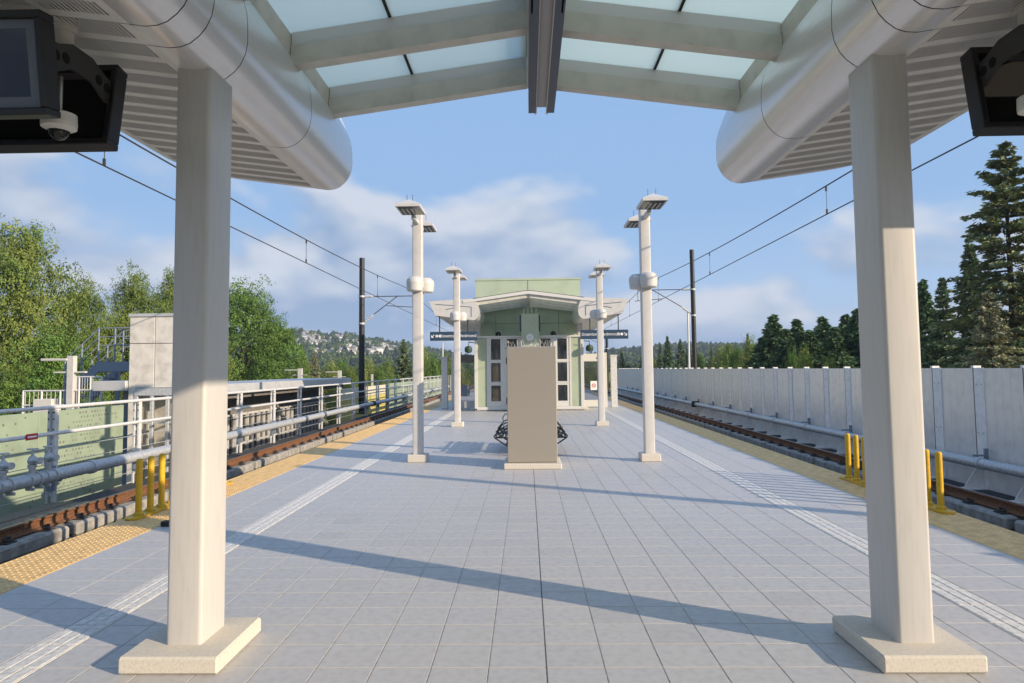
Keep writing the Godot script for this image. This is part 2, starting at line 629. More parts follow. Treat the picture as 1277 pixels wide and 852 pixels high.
func make_tracks() -> void:
	for side: int in [-1, 1]:
		var t := setting("track")
		var mb := MB.new()
		var xa := 4.468
		var xb := 7.52 if side == -1 else 7.95
		mb.box(Vector3(minf(side * xa, side * xb), -1.1, -150), Vector3(maxf(side * xa, side * xb), -0.69, 9))
		part("track_slab", mb, M.slab, t)
		var block := MB.new()
		block.bbox(Vector3(-0.24, -0.69, -1.5), Vector3(0.24, -0.505, 1.5), 0.03)
		var bm := block.mesh()
		var fast := MB.new()
		fast.bbox(Vector3(-0.17, -0.505, -0.085), Vector3(0.17, -0.485, 0.085), 0.006)
		for s: int in [-1, 1]:
			fast.bbox(Vector3(s * 0.115 - 0.04, -0.49, -0.05), Vector3(s * 0.115 + 0.04, -0.455, 0.05), 0.008)
			fast.cyl(Vector3(s * 0.125, -0.46, 0), 0.018, 0.04, 6)
			fast.tube([Vector3(s * 0.12, -0.455, -0.045), Vector3(s * 0.075, -0.44, -0.02), Vector3(s * 0.07, -0.455, 0.03)], 0.011, 5)
		var fm := fast.mesh()
		for gx in [5.86 - 0.75, 5.86 + 0.75]:
			for k in 22:
				put("concrete_plinth", bm, M.concrete, t, Transform3D(Basis(), Vector3(side * gx, 0, 1.6 - 3.16 * k)))
			var rb := MB.new()
			rb.prism(rail_profile(), -150, 9, 0.3)
			var rail := part("rail", rb, M.rust, t, Transform3D(Basis(), Vector3(side * gx, -0.485, 0)))
			var hb := MB.new()
			hb.box(Vector3(-0.024, 0.1468, -150), Vector3(0.024, 0.1478, 9))
			part("running_surface", hb, M.rail_top, rail)
			for k in 62:
				put("rail_fastener", fm, M.fastener, t, Transform3D(Basis(), Vector3(side * gx, 0, -2.2 - 0.69 * k)))
		# deck edge that carries the railing or the wall
		var eb := MB.new()
		var kerb := 7.0 if side == -1 else 7.25
		eb.bbox(Vector3(minf(side * kerb, side * xb), -0.69, -150), Vector3(maxf(side * kerb, side * xb), -0.47 if side == -1 else -0.56, 9), 0.02)
		part("deck_kerb", eb, M.ballast_dark, t)
		var gb := MB.new()
		gb.box(Vector3(minf(side * 4.3, side * (xb - 0.1)), -2.6, -150), Vector3(maxf(side * 4.3, side * (xb - 0.1)), -1.102, 9))
		part("guideway_girder", gb, M.concrete, t)

# ---------------------------------------------------------------- wall on the right
func make_wall() -> void:
	var X := 7.75
	var w := thing("noise_wall", "long grey metal panel wall beyond the right-hand track", "wall", Vector3(X, -0.56, -30))
	var top := 2.09
	var panel := MB.new()
	var pitch := 1.2086
	# a sheet with shallow vertical folds, facing the track
	var folds := 12
	for k in folds:
		var za := -pitch / 2.0 + 0.012 + (pitch - 0.024) * k / folds
		var zb := -pitch / 2.0 + 0.012 + (pitch - 0.024) * (k + 1) / folds
		var xa := 0.003 if k % 2 == 0 else 0.0
		panel.box(Vector3(-0.02 - xa, 0.0, za), Vector3(0.02, top - 0.03, zb))
	var pm := panel.mesh()
	var post := MB.new()
	post.box(Vector3(-0.036, 0, 0.014), Vector3(-0.0235, top - 0.02, 0.27))
	var capb := MB.new()
	capb.bbox(Vector3(-0.05, top - 0.03, -0.035), Vector3(0.09, top + 0.015, 0.035), 0.004)
	var bolts := MB.new()
	for y in [0.45, 0.95, 1.78]:
		bolts.cyl(Vector3(-0.036, y, 0.07), 0.013, 0.01, 6, Vector3(-1, 0, 0))
		bolts.cyl(Vector3(-0.036, y, 0.2), 0.013, 0.01, 6, Vector3(-1, 0, 0))
	var gus := MB.new()
	gus.xf = Transform3D(Basis(Vector3(1, 0, 0), Vector3(0, 1, 0), Vector3(0, 0, 1)), Vector3(0, 0, 0))
	gus.prism([Vector2(-0.36, 0.02), Vector2(-0.04, 0.02), Vector2(-0.04, 0.44), Vector2(-0.09, 0.44), Vector2(-0.36, 0.06)], -0.01, 0.01)
	gus.box(Vector3(-0.4, 0, -0.11), Vector3(-0.04, 0.018, 0.11))
	var gapb := MB.new()
	gapb.box(Vector3(-0.0275, 0, -0.024), Vector3(0.02, top - 0.02, 0.0125))
	var gapm := gapb.mesh()
	var posm := post.mesh()
	var capm := capb.mesh()
	var bom := bolts.mesh()
	var gum := gus.mesh()
	var cm := [M.wall_panel]
	for k in 46:
		var zj := -12.13 + 7.0 * pitch - pitch * k + 30.0
		var o := put("wall_panel", pm, M.wall_panel, w, Transform3D(Basis(), Vector3(0, 0, zj - pitch / 2.0)))
		rng.seed = 100 + k
		o.rotation.y = rng.randf_range(-0.004, 0.004)
		o.rotation.z = rng.randf_range(-0.003, 0.003)
		var q := put("wall_post", posm, M.wall_post, w, Transform3D(Basis(), Vector3(0, 0, zj)))
		put("post_cap", capm, M.wall_post, q)
		put("joint_gap", gapm, M.joint, q)
		put("bolts", bom, M.bolt, q).set_meta("kind", "stuff")
		put("gusset", gum, M.wall_post, w, Transform3D(Basis(), Vector3(0, 0, zj + 0.14)))
	# pipe clipped to the wall
	var p := thing("fire_main_pipe", "grey pipe with joint bands running along the foot of the grey wall", "pipe", Vector3(7.42, -0.055, -30))
	var tb := MB.new()
	tb.tube([Vector3(0, -0.02, 29.0), Vector3(0, -0.02, -30)], 0.085, 14)
	part("pipe", tb, M.galvanised, p)
	for k in 16:
		var jb := MB.new()
		jb.tube([Vector3(0, -0.02, -0.04), Vector3(0, -0.02, 0.04)], 0.1, 14)
		part("joint_band", jb, M.galvanised, p, Transform3D(Basis(), Vector3(0, 0, 18.4 - 2.35 * k)))
	for k in 18:
		var hb := MB.new()
		hb.box(Vector3(0.2, -0.16, -0.02), Vector3(0.26, 0.2, 0.02))
		hb.box(Vector3(0.02, 0.07, -0.022), Vector3(0.24, 0.1, 0.022))
		part("pipe_hanger", hb, M.blue_steel, p, Transform3D(Basis(), Vector3(0, 0, 18.2 - 1.2086 * 2 * k)))
	var cb := MB.new()
	cb.tube([Vector3(0, -0.02, -0.16), Vector3(0, -0.02, 0.16)], 0.13, 12)
	cb.bbox(Vector3(-0.16, -0.15, -0.06), Vector3(0.16, 0.11, 0.06), 0.02)
	part("coupling", cb, M.black_matt, p, Transform3D(Basis(), Vector3(0, 0, 30 - 30.8)))

# ---------------------------------------------------------------- railing on the left
func make_railing() -> void:
	var X := -7.4
	var r := thing("guard_railing", "pale grey steel post and cable railing beyond the left-hand track", "railing", Vector3(X, 0, -30))
	var y0 := -0.47
	var post := MB.new()
	post.bbox(Vector3(-0.06, y0, -0.045), Vector3(-0.022, 1.07, 0.045), 0.003)
	post.bbox(Vector3(0.022, y0, -0.045), Vector3(0.06, 1.07, 0.045), 0.003)
	for y in [-0.3, 0.1, 0.5, 1.0]:
		post.box(Vector3(-0.022, y, -0.03), Vector3(0.022, y + 0.06, 0.03))
	var bolts := MB.new()
	for y in [0.98, 0.88, 0.72]:
		for s in [-0.04, 0.04]:
			bolts.cyl(Vector3(s, y, 0.045), 0.012, 0.012, 6, Vector3(0, 0, 1))
	var pm := post.mesh()
	var bm := bolts.mesh()
	for k in 30:
		var z := -10.44 - 2.285 * (k - 4) + 30.0
		var q := put("railing_post", pm, M.rail_paint, r, Transform3D(Basis(), Vector3(0, 0, z)))
		put("bolts", bm, M.fastener, q).set_meta("kind", "stuff")
	for y in [1.06, 0.66]:
		var tb := MB.new()
		tb.tube([Vector3(0.045, y, 36), Vector3(0.045, y, -32)], 0.03, 10)
		part("handrail", tb, M.rail_paint, r)
	for y in [0.42, 0.2, -0.02, -0.24]:
		var tb := MB.new()
		tb.tube([Vector3(0.03, y, 36), Vector3(0.03, y, -32)], 0.006, 5)
		part("cable", tb, M.galvanised, r)
	var lb := MB.new()
	lb.bbox(Vector3(0.078, 0.615, -0.12), Vector3(0.086, 0.705, 0.12), 0.002)
	var lab := part("warning_label", lb, M.red_print, r, Transform3D(Basis(), Vector3(0, 0, 30 - 9.88)))
	lab.set_meta("label", "small red warning label on the middle rail")
	var sb := MB.new()
	sb.box(Vector3(0.0865, 0.648, -0.09), Vector3(0.0875, 0.672, 0.09))
	part("label_stripe", sb, M.print, lab)
	# pipe with valves
	var p := thing("standpipe", "pale blue grey pipe with hose valves along the left railing", "pipe", Vector3(-7.18, 0, -30))
	var tb := MB.new()
	tb.tube([Vector3(0, 0.06, 34), Vector3(0, 0.06, -32)], 0.092, 14)
	part("pipe", tb, M.galvanised, p)
	for k in 14:
		var jb := MB.new()
		jb.tube([Vector3(0, 0.06, -0.045), Vector3(0, 0.06, 0.045)], 0.11, 14)
		part("joint_band", jb, M.galvanised, p, Transform3D(Basis(), Vector3(0, 0, 18.95 - 3.1 * k)))
	for k in 24:
		var hb := MB.new()
		hb.box(Vector3(-0.2, -0.2, -0.03), Vector3(-0.09, 0.18, 0.03))
		hb.bbox(Vector3(-0.16, -0.06, -0.04), Vector3(0.0, -0.025, 0.04), 0.005)
		part("pipe_hanger", hb, M.blue_steel, p, Transform3D(Basis(), Vector3(0, 0, 30 - 10.32 - 2.285 * (k - 1))))
	for zz in [-9.17, -9.72, -10.05]:
		var vb := MB.new()
		vb.tube([Vector3(0, 0.12, 0), Vector3(0, 0.26, 0)], 0.045, 10)
		vb.tube([Vector3(0, 0.24, 0), Vector3(0, 0.28, 0)], 0.062, 10)
		vb.lathe([Vector2(0.0, 0.28), Vector2(0.055, 0.29), Vector2(0.066, 0.34), Vector2(0.045, 0.39), Vector2(0.022, 0.41), Vector2(0.012, 0.5), Vector2(0.0, 0.5)], 12)
		vb.tube([Vector3(0.0, 0.34, 0.0), Vector3(0.12, 0.34, 0.03)], 0.036, 10)
		vb.tube([Vector3(0.11, 0.34, 0.0275), Vector3(0.15, 0.34, 0.0375)], 0.05, 10)
		var valve := part("hose_valve", vb, M.galvanised, p, Transform3D(Basis(), Vector3(0, 0, 30 + zz)))
		var wb := MB.new()
		var ring := []
		for q in 15:
			ring.append(Vector3(cos(TAU * q / 14.0) * 0.07, 0.5, sin(TAU * q / 14.0) * 0.07))
		wb.tube(ring, 0.008, 6, false)
		wb.tube([Vector3(-0.085, 0.5, 0), Vector3(0.085, 0.5, 0)], 0.009, 5)
		wb.tube([Vector3(0, 0.5, -0.085), Vector3(0, 0.5, 0.085)], 0.009, 5)
		part("handwheel", wb, M.galvanised, valve)
		for s in [-0.09, 0.09]:
			var fb := MB.new()
			fb.tube([Vector3(0, 0.06, s - 0.02), Vector3(0, 0.06, s + 0.02)], 0.108, 12)
			fb.bbox(Vector3(-0.02, -0.075, s - 0.018), Vector3(0.11, -0.03, s + 0.018), 0.008)
			part("clamp", fb, M.galvanised, valve)
	var cb := MB.new()
	cb.tube([Vector3(0, 0.06, -0.2), Vector3(0, 0.06, 0.2)], 0.125, 12)
	part("coupling", cb, M.black_matt, p, Transform3D(Basis(), Vector3(0, 0, 30 - 31.4)))
	# a timber crossing board laid beside the rail
	var wbd := thing("crossing_board", "weathered timber boards laid between the left rail and railing", "boards", Vector3(-6.98, -0.46, -9.1))
	for k in 4:
		var pb := MB.new()
		pb.bbox(Vector3(-0.085, 0, -1.25), Vector3(0.085, 0.05, 1.25), 0.006)
		part("plank", pb, M.wood, wbd, Transform3D(Basis(), Vector3(-0.27 + 0.18 * k, 0.04 + 0.012 * (k % 2), 0.0)))
	var bb := MB.new()
	for s in [-0.9, 0.9]:
		bb.box(Vector3(-0.36, -0.04, s - 0.05), Vector3(0.36, 0.038, s + 0.05))
	part("bearer", bb, M.wood, wbd)

# ---------------------------------------------------------------- canopy
func wing_points() -> Array:
	# cross-section of the right wing's skin, nose first: x outwards, y up
	return [Vector2(1.95, 4.06), Vector2(1.85, 4.01), Vector2(1.815, 3.93), Vector2(1.762, 3.80), Vector2(1.742, 3.73), Vector2(1.735, 3.66), Vector2(1.733, 3.54), Vector2(1.745, 3.47), Vector2(1.775, 3.405), Vector2(1.81, 3.362), Vector2(1.86, 3.322), Vector2(1.91, 3.304), Vector2(1.97, 3.300), Vector2(2.05, 3.312)]

func make_canopy(called: String, label: String, zf: float, way: int, length: float, joints: Array, columns: Array, rr: float, slots: bool) -> Node3D:
	# zf: where the end in view stands; way: +1 if it runs on towards the viewer, -1 if it runs away; joints and columns are distances from that end
	var c := thing(called, label, "canopy", Vector3(0, 0, zf))
	var tip := Vector2(3.27, 3.478)
	var s0 := Vector2(2.05, 3.312)
	var low := func(x: float) -> float: return lerpf(s0.y, tip.y, (x - s0.x) / (tip.x - s0.x))
	var reach := func(t: float) -> float:
		# how far out the wing comes at a distance t from its end: its corner is rounded by rr
		if t >= rr:
			return tip.x
		return tip.x - rr + sqrt(maxf(0.0, rr * rr - (rr - t) * (rr - t)))
	for side: int in [-1, 1]:
		var nose := wing_points()
		var poly := []
		for q in nose:
			poly.append(Vector2(q.x * side, q.y))
		if side == -1:
			poly.reverse()
		# strips are wound so that they face the right way for either side and either direction
		var turn: bool = (side * way) == 1
		for j in joints.size() - 1:
			var ta: float = joints[j] + 0.004
			var tb: float = joints[j + 1] - 0.004
			var pb := MB.new()
			pb.prism(poly, minf(ta * way, tb * way), maxf(ta * way, tb * way), 0.6, false, false)
			part("nose_panel", pb, M.tube, c)
			var sb := MB.new()
			var rows := maxi(1, roundi((tb - ta) / 0.197))
			var step := (tb - ta) / rows
			var strip := func(xa: float, xb: float, t0: float, t1: float) -> void:
				var r0: float = reach.call(t0)
				var r1: float = reach.call(t1)
				if xa >= r0 and xa >= r1:
					return
				var P := []
				for w in [[xa, t0, r0], [xb, t0, r0], [xb, t1, r1], [xa, t1, r1]]:
					var x := minf(w[0], w[2])
					P.append(Vector3(x * side, low.call(x), w[1] * way))
				if turn:
					sb.quad(P[0], P[1], P[2], P[3])
				else:
					sb.quad(P[3], P[2], P[1], P[0])
			var xs := [2.05, 2.3, 2.6, 2.75, 2.85, 2.95, 3.05, 3.15, 3.2, 3.27]
			for k in rows:
				var t0 := ta + step * k
				var t1 := t0 + step
				var ts := t0 + 0.068
				if not slots:
					for q in xs.size() - 1:
						strip.call(xs[q], xs[q + 1], t0, t1)
					continue
				for q in xs.size() - 1:
					strip.call(xs[q], xs[q + 1], t0, ts)
				strip.call(2.05, 2.105, ts, t1)
				strip.call(3.2, 3.27, ts, t1)
				var x := 2.105
				while x < 3.19:
					if x > 2.42 and x < 2.47 and t0 > 2.9:
						strip.call(x, x + 0.024, ts, t1)
					else:
						strip.call(x + 0.0135, minf(x + 0.024, 3.2), ts, t1)
					x += 0.024
			part("soffit_panel", sb, M.soffit, c)
		# top skin and outer lip
		var tops := MB.new()
		var lips := MB.new()
		var ts2 := [0.0, 0.02, 0.05, 0.1, 0.16, 0.24, 0.33, 0.43, 0.55, length] if rr > 0.0 else [0.0, length]
		for k in ts2.size() - 1:
			var t0: float = ts2[k]
			var t1: float = ts2[k + 1]
			var x0: float = reach.call(t0)
			var x1: float = reach.call(t1)
			var A := Vector3(1.95 * side, 4.06, t0 * way)
			var B := Vector3((x0 + 0.23) * side, 3.98, t0 * way)
			var C := Vector3((x1 + 0.23) * side, 3.98, t1 * way)
			var D := Vector3(1.95 * side, 4.06, t1 * way)
			var E := Vector3(x0 * side, low.call(x0), t0 * way)
			var F := Vector3(x1 * side, low.call(x1), t1 * way)
			if turn:
				tops.quad(D, C, B, A)
				lips.quad(C, F, E, B)
			else:
				tops.quad(A, B, C, D)
				lips.quad(B, E, F, C)
		part("wing_top", tops, M.tube, c)
		part("wing_lip", lips, M.tube, c)
		var lb := MB.new()
		var inner := []
		for q in poly:
			inner.append(Vector2(q.x + 0.02 * side, lerpf(q.y, 3.65, 0.05)))
		lb.prism(inner, minf(0.03 * way, length * way), maxf(0.03 * way, length * way), 0.6, false, false)
		part("nose_liner", lb, M.liner, c)
		# flat cap closing the end of the wing
		var cap := []
		for q in nose:
			cap.append(Vector2(q.x * side, q.y))
		var xe: float = reach.call(0.0)
		cap.append(Vector2(xe * side, low.call(xe)))
		cap.append(Vector2((xe + 0.23) * side, 3.98))
		if Geometry2D.is_polygon_clockwise(PackedVector2Array(cap)):
			cap.reverse()
		for t in [0.0, length]:
			var eb := MB.new()
			eb.prism(cap, minf(t * way, t * way + 0.008 * way), maxf(t * way, t * way + 0.008 * way))
			var en := part("end_cap", eb, M.lamp_white if way == -1 else M.tube, c)
			if way == -1 and t == 0.0:
				# dark reveal lines of the cap's raised panel
				var g := MB.new()
				for l in [[Vector2(2.0, 3.76), Vector2(2.75, 3.83)], [Vector2(2.75, 3.83), Vector2(3.25, 3.87)], [Vector2(2.0, 3.42), Vector2(2.0, 3.76)], [Vector2(2.5, 3.76), Vector2(2.9, 3.68)]]:
					var a := Vector3(l[0].x * side, l[0].y, 0.006)
					var b := Vector3(l[1].x * side, l[1].y, 0.006)
					g.tube([a, b], 0.014, 4)
				part("cap_reveal", g, M.blue_steel, en)
		for t in columns:
			var q := MB.new()
			q.xf = Transform3D(Basis(Vector3(1, 0, 0), Vector3(0, 0, -1), Vector3(0, 1, 0)), Vector3.ZERO)
			q.prism(rounded_rect(0.0985, 0.152, 0.022), 0.08, 3.36, 0.5)
			var cn := part("column", q, M.column, c, Transform3D(Basis(), Vector3(side * 1.972, 0, t * way)))
			var bb := MB.new()
			bb.bbox(Vector3(-0.265, 0, -0.295), Vector3(0.265, 0.09, 0.295), 0.012)
			part("concrete_base", bb, M.base, cn, Transform3D(Basis(), Vector3(side * 0.0, 0.002, 0.02)))
	return c

func rounded_rect(hx: float, hy: float, r: float, seg := 5) -> Array:
	var out := []
	for q in [[1, -1, -90], [1, 1, 0], [-1, 1, 90], [-1, -1, 180]]:
		for k in seg + 1:
			var w := deg_to_rad(q[2] + 90.0 * k / seg)
			out.append(Vector2(q[0] * (hx - r) + cos(w) * r, q[1] * (hy - r) + sin(w) * r))
	return out

func make_roof(c: Node3D, way: int, first: float, bays: int, pitch: float, glass: bool) -> void:
	# rafters, ridge and panes of the gabled roof between the wings; first is the first rafter's distance from the end
	var rise := (4.07 - 3.82) / 1.8
	var last := first + bays * pitch
	var zlo := minf(first * way, last * way)
	var zhi := maxf(first * way, last * way)
	for side: int in [-1, 1]:
		var slab := func(mb: MB, xa: float, xb: float, y: float, h: float, z0: float, z1: float) -> void:
			var pa := [Vector2(side * xa, y - rise * xa), Vector2(side * xb, y - rise * xb), Vector2(side * xb, y - rise * xb + h), Vector2(side * xa, y - rise * xa + h)]
			if side == -1:
				pa.reverse()
			mb.prism(pa, z0, z1)
		for k in bays + 1:
			var z := (first + pitch * k) * way
			var q := MB.new()
			slab.call(q, 0.052, 1.80, 4.075, 0.15, z - 0.055, z + 0.055)
			part("rafter", q, M.rafter, c)
			var t := MB.new()
			slab.call(t, 0.06, 2.3, 4.3295, 0.020, z - 0.009, z + 0.009)
			part("pane_seal", t, M.black_matt, c)
			var s := MB.new()
			slab.call(s, 0.052, 1.80, 4.226, 0.103, z - 0.035, z + 0.035)
			part("glazing_rail", s, M.white_frame, c)
			if k == bays:
				continue
			var z2 := z + pitch * way
			for span in [[0.06, 1.06], [1.075, 2.3]]:
				var g := MB.new()
				slab.call(g, span[0], span[1], 4.33, 0.018, minf(z, z2) + 0.008, maxf(z, z2) - 0.008)
				part("roof_pane", g, M.roof_glass if glass else M.fascia, c)
		var e := MB.new()
		e.box(Vector3(side * 1.86 - 0.055, 3.8, zlo - 0.055), Vector3(side * 1.86 + 0.055, 4.07, zhi))
		part("eave_beam", e, M.rafter, c)
		var sm := MB.new()
		slab.call(sm, 1.056, 1.079, 4.3285, 0.022, zlo + 0.01, zhi)
		part("pane_seal", sm, M.black_matt, c)
	var r := MB.new()
	r.box(Vector3(-0.05, 4.07, zlo - 0.05), Vector3(0.05, 4.32, zhi))
	part("ridge_beam", r, M.rafter, c)
	var rc := MB.new()
	rc.box(Vector3(-0.1, 4.352, zlo - 0.05), Vector3(0.1, 4.366, zhi))
	part("ridge_cap", rc, M.rafter, c)

func make_near_canopy() -> void:
	var c := make_canopy("station_canopy", "nearest canopy with glass gable roof, silver rounded edges and slotted soffits", -6.4, 1, 15.0, [0.0, 1.25, 2.46, 2.9, 3.13, 4.3, 5.5, 6.7, 7.9, 9.1, 10.3, 11.5, 12.7, 13.9, 15.0], [2.48], 0.55, true)
	make_roof(c, 1, 0.5, 14, 0.98, true)
	# cable tray of two dark channels under the ridge
	var t := thing("cable_tray", "dark blue twin channel cable tray hung under the glass ridge", "tray", Vector3(0.075, 3.9, -6.1))
	for s: int in [-1, 1]:
		var a := MB.new()
		a.box(Vector3(s * 0.105 - 0.012, 0.0, 0.0), Vector3(s * 0.105 + 0.012, 0.17, 14))
		a.box(Vector3(minf(s * 0.05, s * 0.105), 0.0, 0.0), Vector3(maxf(s * 0.05, s * 0.105), 0.012, 14))
		part("channel", a, M.navy_steel, t)
		var b := MB.new()
		b.tube([Vector3(s * 0.052, 0.02, -0.06), Vector3(s * 0.052, 0.02, 14)], 0.011, 8)
		part("conduit", b, M.white_plastic, t)
	var m := MB.new()
	m.box(Vector3(-0.088, 0.05, 0.01), Vector3(0.088, 0.06, 14))
	part("tray_floor", m, M.tray, t)
	for k in 8:
		var h := MB.new()
		h.cbox(Vector3(0, 0.17, 0.35 + 1.96 * k), Vector3(0.08, 0.22, 0.05))
		part("hanger", h, M.rafter, t)
	# fine bird wires standing on the silver edges
	for s: int in [-1, 1]:
		for z in [0.12, 1.45, 2.6]:
			var w := MB.new()
			var p := Vector3(s * 1.80, 3.98, z)
			w.tube([p, p + Vector3(-s * 0.02, 0.12, -0.03)], 0.0035, 4)
			w.tube([p + Vector3(-s * 0.02, 0.1, -0.05), p + Vector3(-s * 0.03, 0.13, 0.02)], 0.003, 4)
			part("bird_wire", w, M.wire, c)
	make_displays()

func make_displays() -> void:
	for side: int in [-1, 1]:
		var lab := "double-sided black information display hanging under the %s soffit" % ("left" if side == -1 else "right")
		var d := thing("information_display", lab, "display", Vector3(side * 2.33, 2.8, -3.38))
		var wide := 1.25
		var mx := side * wide / 2.0
		for f: int in [-1, 1]:
			# f = 1 faces the viewer; the cases lean out at the top
			var lean := Basis(Vector3(1, 0, 0), f * deg_to_rad(9.0))
			var at := Transform3D(lean, Vector3(mx, 0.0, f * 0.23))
			var b := MB.new()
			b.bbox(Vector3(-wide / 2.0, 0.0, -0.05), Vector3(wide / 2.0, 0.035, 0.05), 0.005)
			b.bbox(Vector3(-wide / 2.0, 0.445, -0.05), Vector3(wide / 2.0, 0.48, 0.05), 0.005)
			b.bbox(Vector3(-wide / 2.0, 0.0352, -0.05), Vector3(-wide / 2.0 + 0.035, 0.4448, 0.05), 0.005)
			b.bbox(Vector3(wide / 2.0 - 0.035, 0.0352, -0.05), Vector3(wide / 2.0, 0.4448, 0.05), 0.005)
			var cs := part("case", b, M.black, d, at)
			var fr := MB.new()
			fr.box(Vector3(-wide / 2.0 + 0.036, 0.036, f * 0.012 - 0.006), Vector3(wide / 2.0 - 0.036, 0.444, f * 0.012 + 0.006))
			part("back_plate", fr, M.liner, cs)
			var bz := MB.new()
			for e in [[-wide / 2.0 + 0.036, wide / 2.0 - 0.036, 0.036, 0.089], [-wide / 2.0 + 0.036, wide / 2.0 - 0.036, 0.401, 0.444], [-wide / 2.0 + 0.036, -wide / 2.0 + 0.089, 0.089, 0.401], [wide / 2.0 - 0.089, wide / 2.0 - 0.036, 0.089, 0.401]]:
				bz.box(Vector3(e[0], e[2], f * 0.0215 - 0.003), Vector3(e[1], e[3], f * 0.0215 + 0.003))
			part("bezel", bz, M.screen_frame, cs)
			var sc := MB.new()
			sc.box(Vector3(-wide / 2.0 + 0.09, 0.09, f * 0.0205 - 0.002), Vector3(wide / 2.0 - 0.09, 0.4, f * 0.0205 + 0.002))
			part("screen", sc, M.screen, cs)
			var vent := MB.new()
			for k in 9:
				vent.box(Vector3(-0.2 + 0.045 * k, 0.008, -f * 0.051 - 0.001), Vector3(-0.18 + 0.045 * k, 0.03, -f * 0.051 + 0.001))
			part("vent", vent, M.black_matt, cs)
		# side plates with holes tie the two cases together
		for e in [0.03, wide - 0.03]:
			var pl := MB.new()
			var x: float = side * e
			var out := [Vector2(-0.28, 0.24), Vector2(-0.19, 0.24), Vector2(-0.08, 0.30), Vector2(0.08, 0.30), Vector2(0.19, 0.24), Vector2(0.28, 0.24), Vector2(0.28, 0.37), Vector2(0.18, 0.385), Vector2(0.08, 0.43), Vector2(-0.08, 0.43), Vector2(-0.18, 0.385), Vector2(-0.28, 0.37)]
			pl.xf = Transform3D(Basis(Vector3(0, 0, -1), Vector3(0, 1, 0), Vector3(1, 0, 0)), Vector3(x, 0, 0))
			pl.prism(out, -0.006, 0.006)
			var pn := part("side_plate", pl, M.plate, d)
			for h in [[-0.2, 0.32], [-0.13, 0.335], [0.13, 0.335], [0.2, 0.32]]:
				var hb := MB.new()
				hb.cyl(Vector3(x - side * 0.0065, h[1], -h[0]), 0.027, 0.0015, 14, Vector3(-side, 0, 0))
				part("plate_hole", hb, M.liner, pn)
			for h in [[-0.262, 0.26], [-0.262, 0.35], [0.262, 0.26], [0.262, 0.35]]:
				var hb := MB.new()
				hb.lathe([Vector2(0.013, 0), Vector2(0.011, 0.008), Vector2(0, 0.011)], 10)
				part("bolt", hb, M.bolt, pn, Transform3D(Basis(Vector3(0, 0, 1), Vector3(-side, 0, 0), Vector3(0, -side, 0)), Vector3(x - side * 0.006, h[1], -h[0])))
		for e in [0.13, wide - 0.13]:
			var pb := MB.new()
			pb.tube([Vector3(side * e, 0.40, 0), Vector3(side * e, 0.56, 0)], 0.048, 16)
			pb.tube([Vector3(side * e, 0.53, 0), Vector3(side * e, 0.66, 0)], 0.062, 16)
			part("hanger_pipe", pb, M.white_plastic, d)
			var pc := MB.new()
			pc.tube([Vector3(side * e, 0.33, 0), Vector3(side * e, 0.405, 0)], 0.044, 16)
			part("collar", pc, M.black_matt, d)
		var arm := MB.new()
		arm.box(Vector3(minf(side * 0.04, side * (wide - 0.04)), 0.30, -0.04), Vector3(maxf(side * 0.04, side * (wide - 0.04)), 0.37, 0.04))
		part("cross_arm", arm, M.black_matt, d)
		var cam := thing("dome_camera", "white dome security camera under the %s information display" % ("left" if side == -1 else "right"), "camera", Vector3(side * 2.47, 2.83, -3.38), "dome cameras")
		var cb := MB.new()
		cb.lathe([Vector2(0.0, 0.07), Vector2(0.08, 0.07), Vector2(0.08, 0.0), Vector2(0.055, -0.012)], 24)
		cb.lathe([Vector2(0.055, -0.012), Vector2(0.079, 0.0)], 24)
		cb.lathe([Vector2(0.08, 0.0), Vector2(0.082, 0.02), Vector2(0.08, 0.06), Vector2(0.07, 0.072), Vector2(0.0, 0.074)], 24)
		part("housing", cb, M.white_plastic, cam)
		var db := MB.new()
		var prof := []
		for k in 9:
			var w := -PI / 2.0 + PI / 2.0 * k / 8.0
			prof.append(Vector2(cos(w) * 0.052, sin(w) * 0.058 - 0.005))
		db.lathe(prof, 22)
		part("dome", db, M.dome, cam)
		var rb := MB.new()
		rb.lathe([Vector2(0.05, -0.018), Vector2(0.058, -0.012), Vector2(0.058, -0.004)], 22)
		part("dome_ring", rb, M.white_plastic, cam)
		var sb := MB.new()
		sb.tube([Vector3(0, 0.07, 0), Vector3(0, 0.28, 0)], 0.014, 8)
		part("stem", sb, M.bolt, cam)

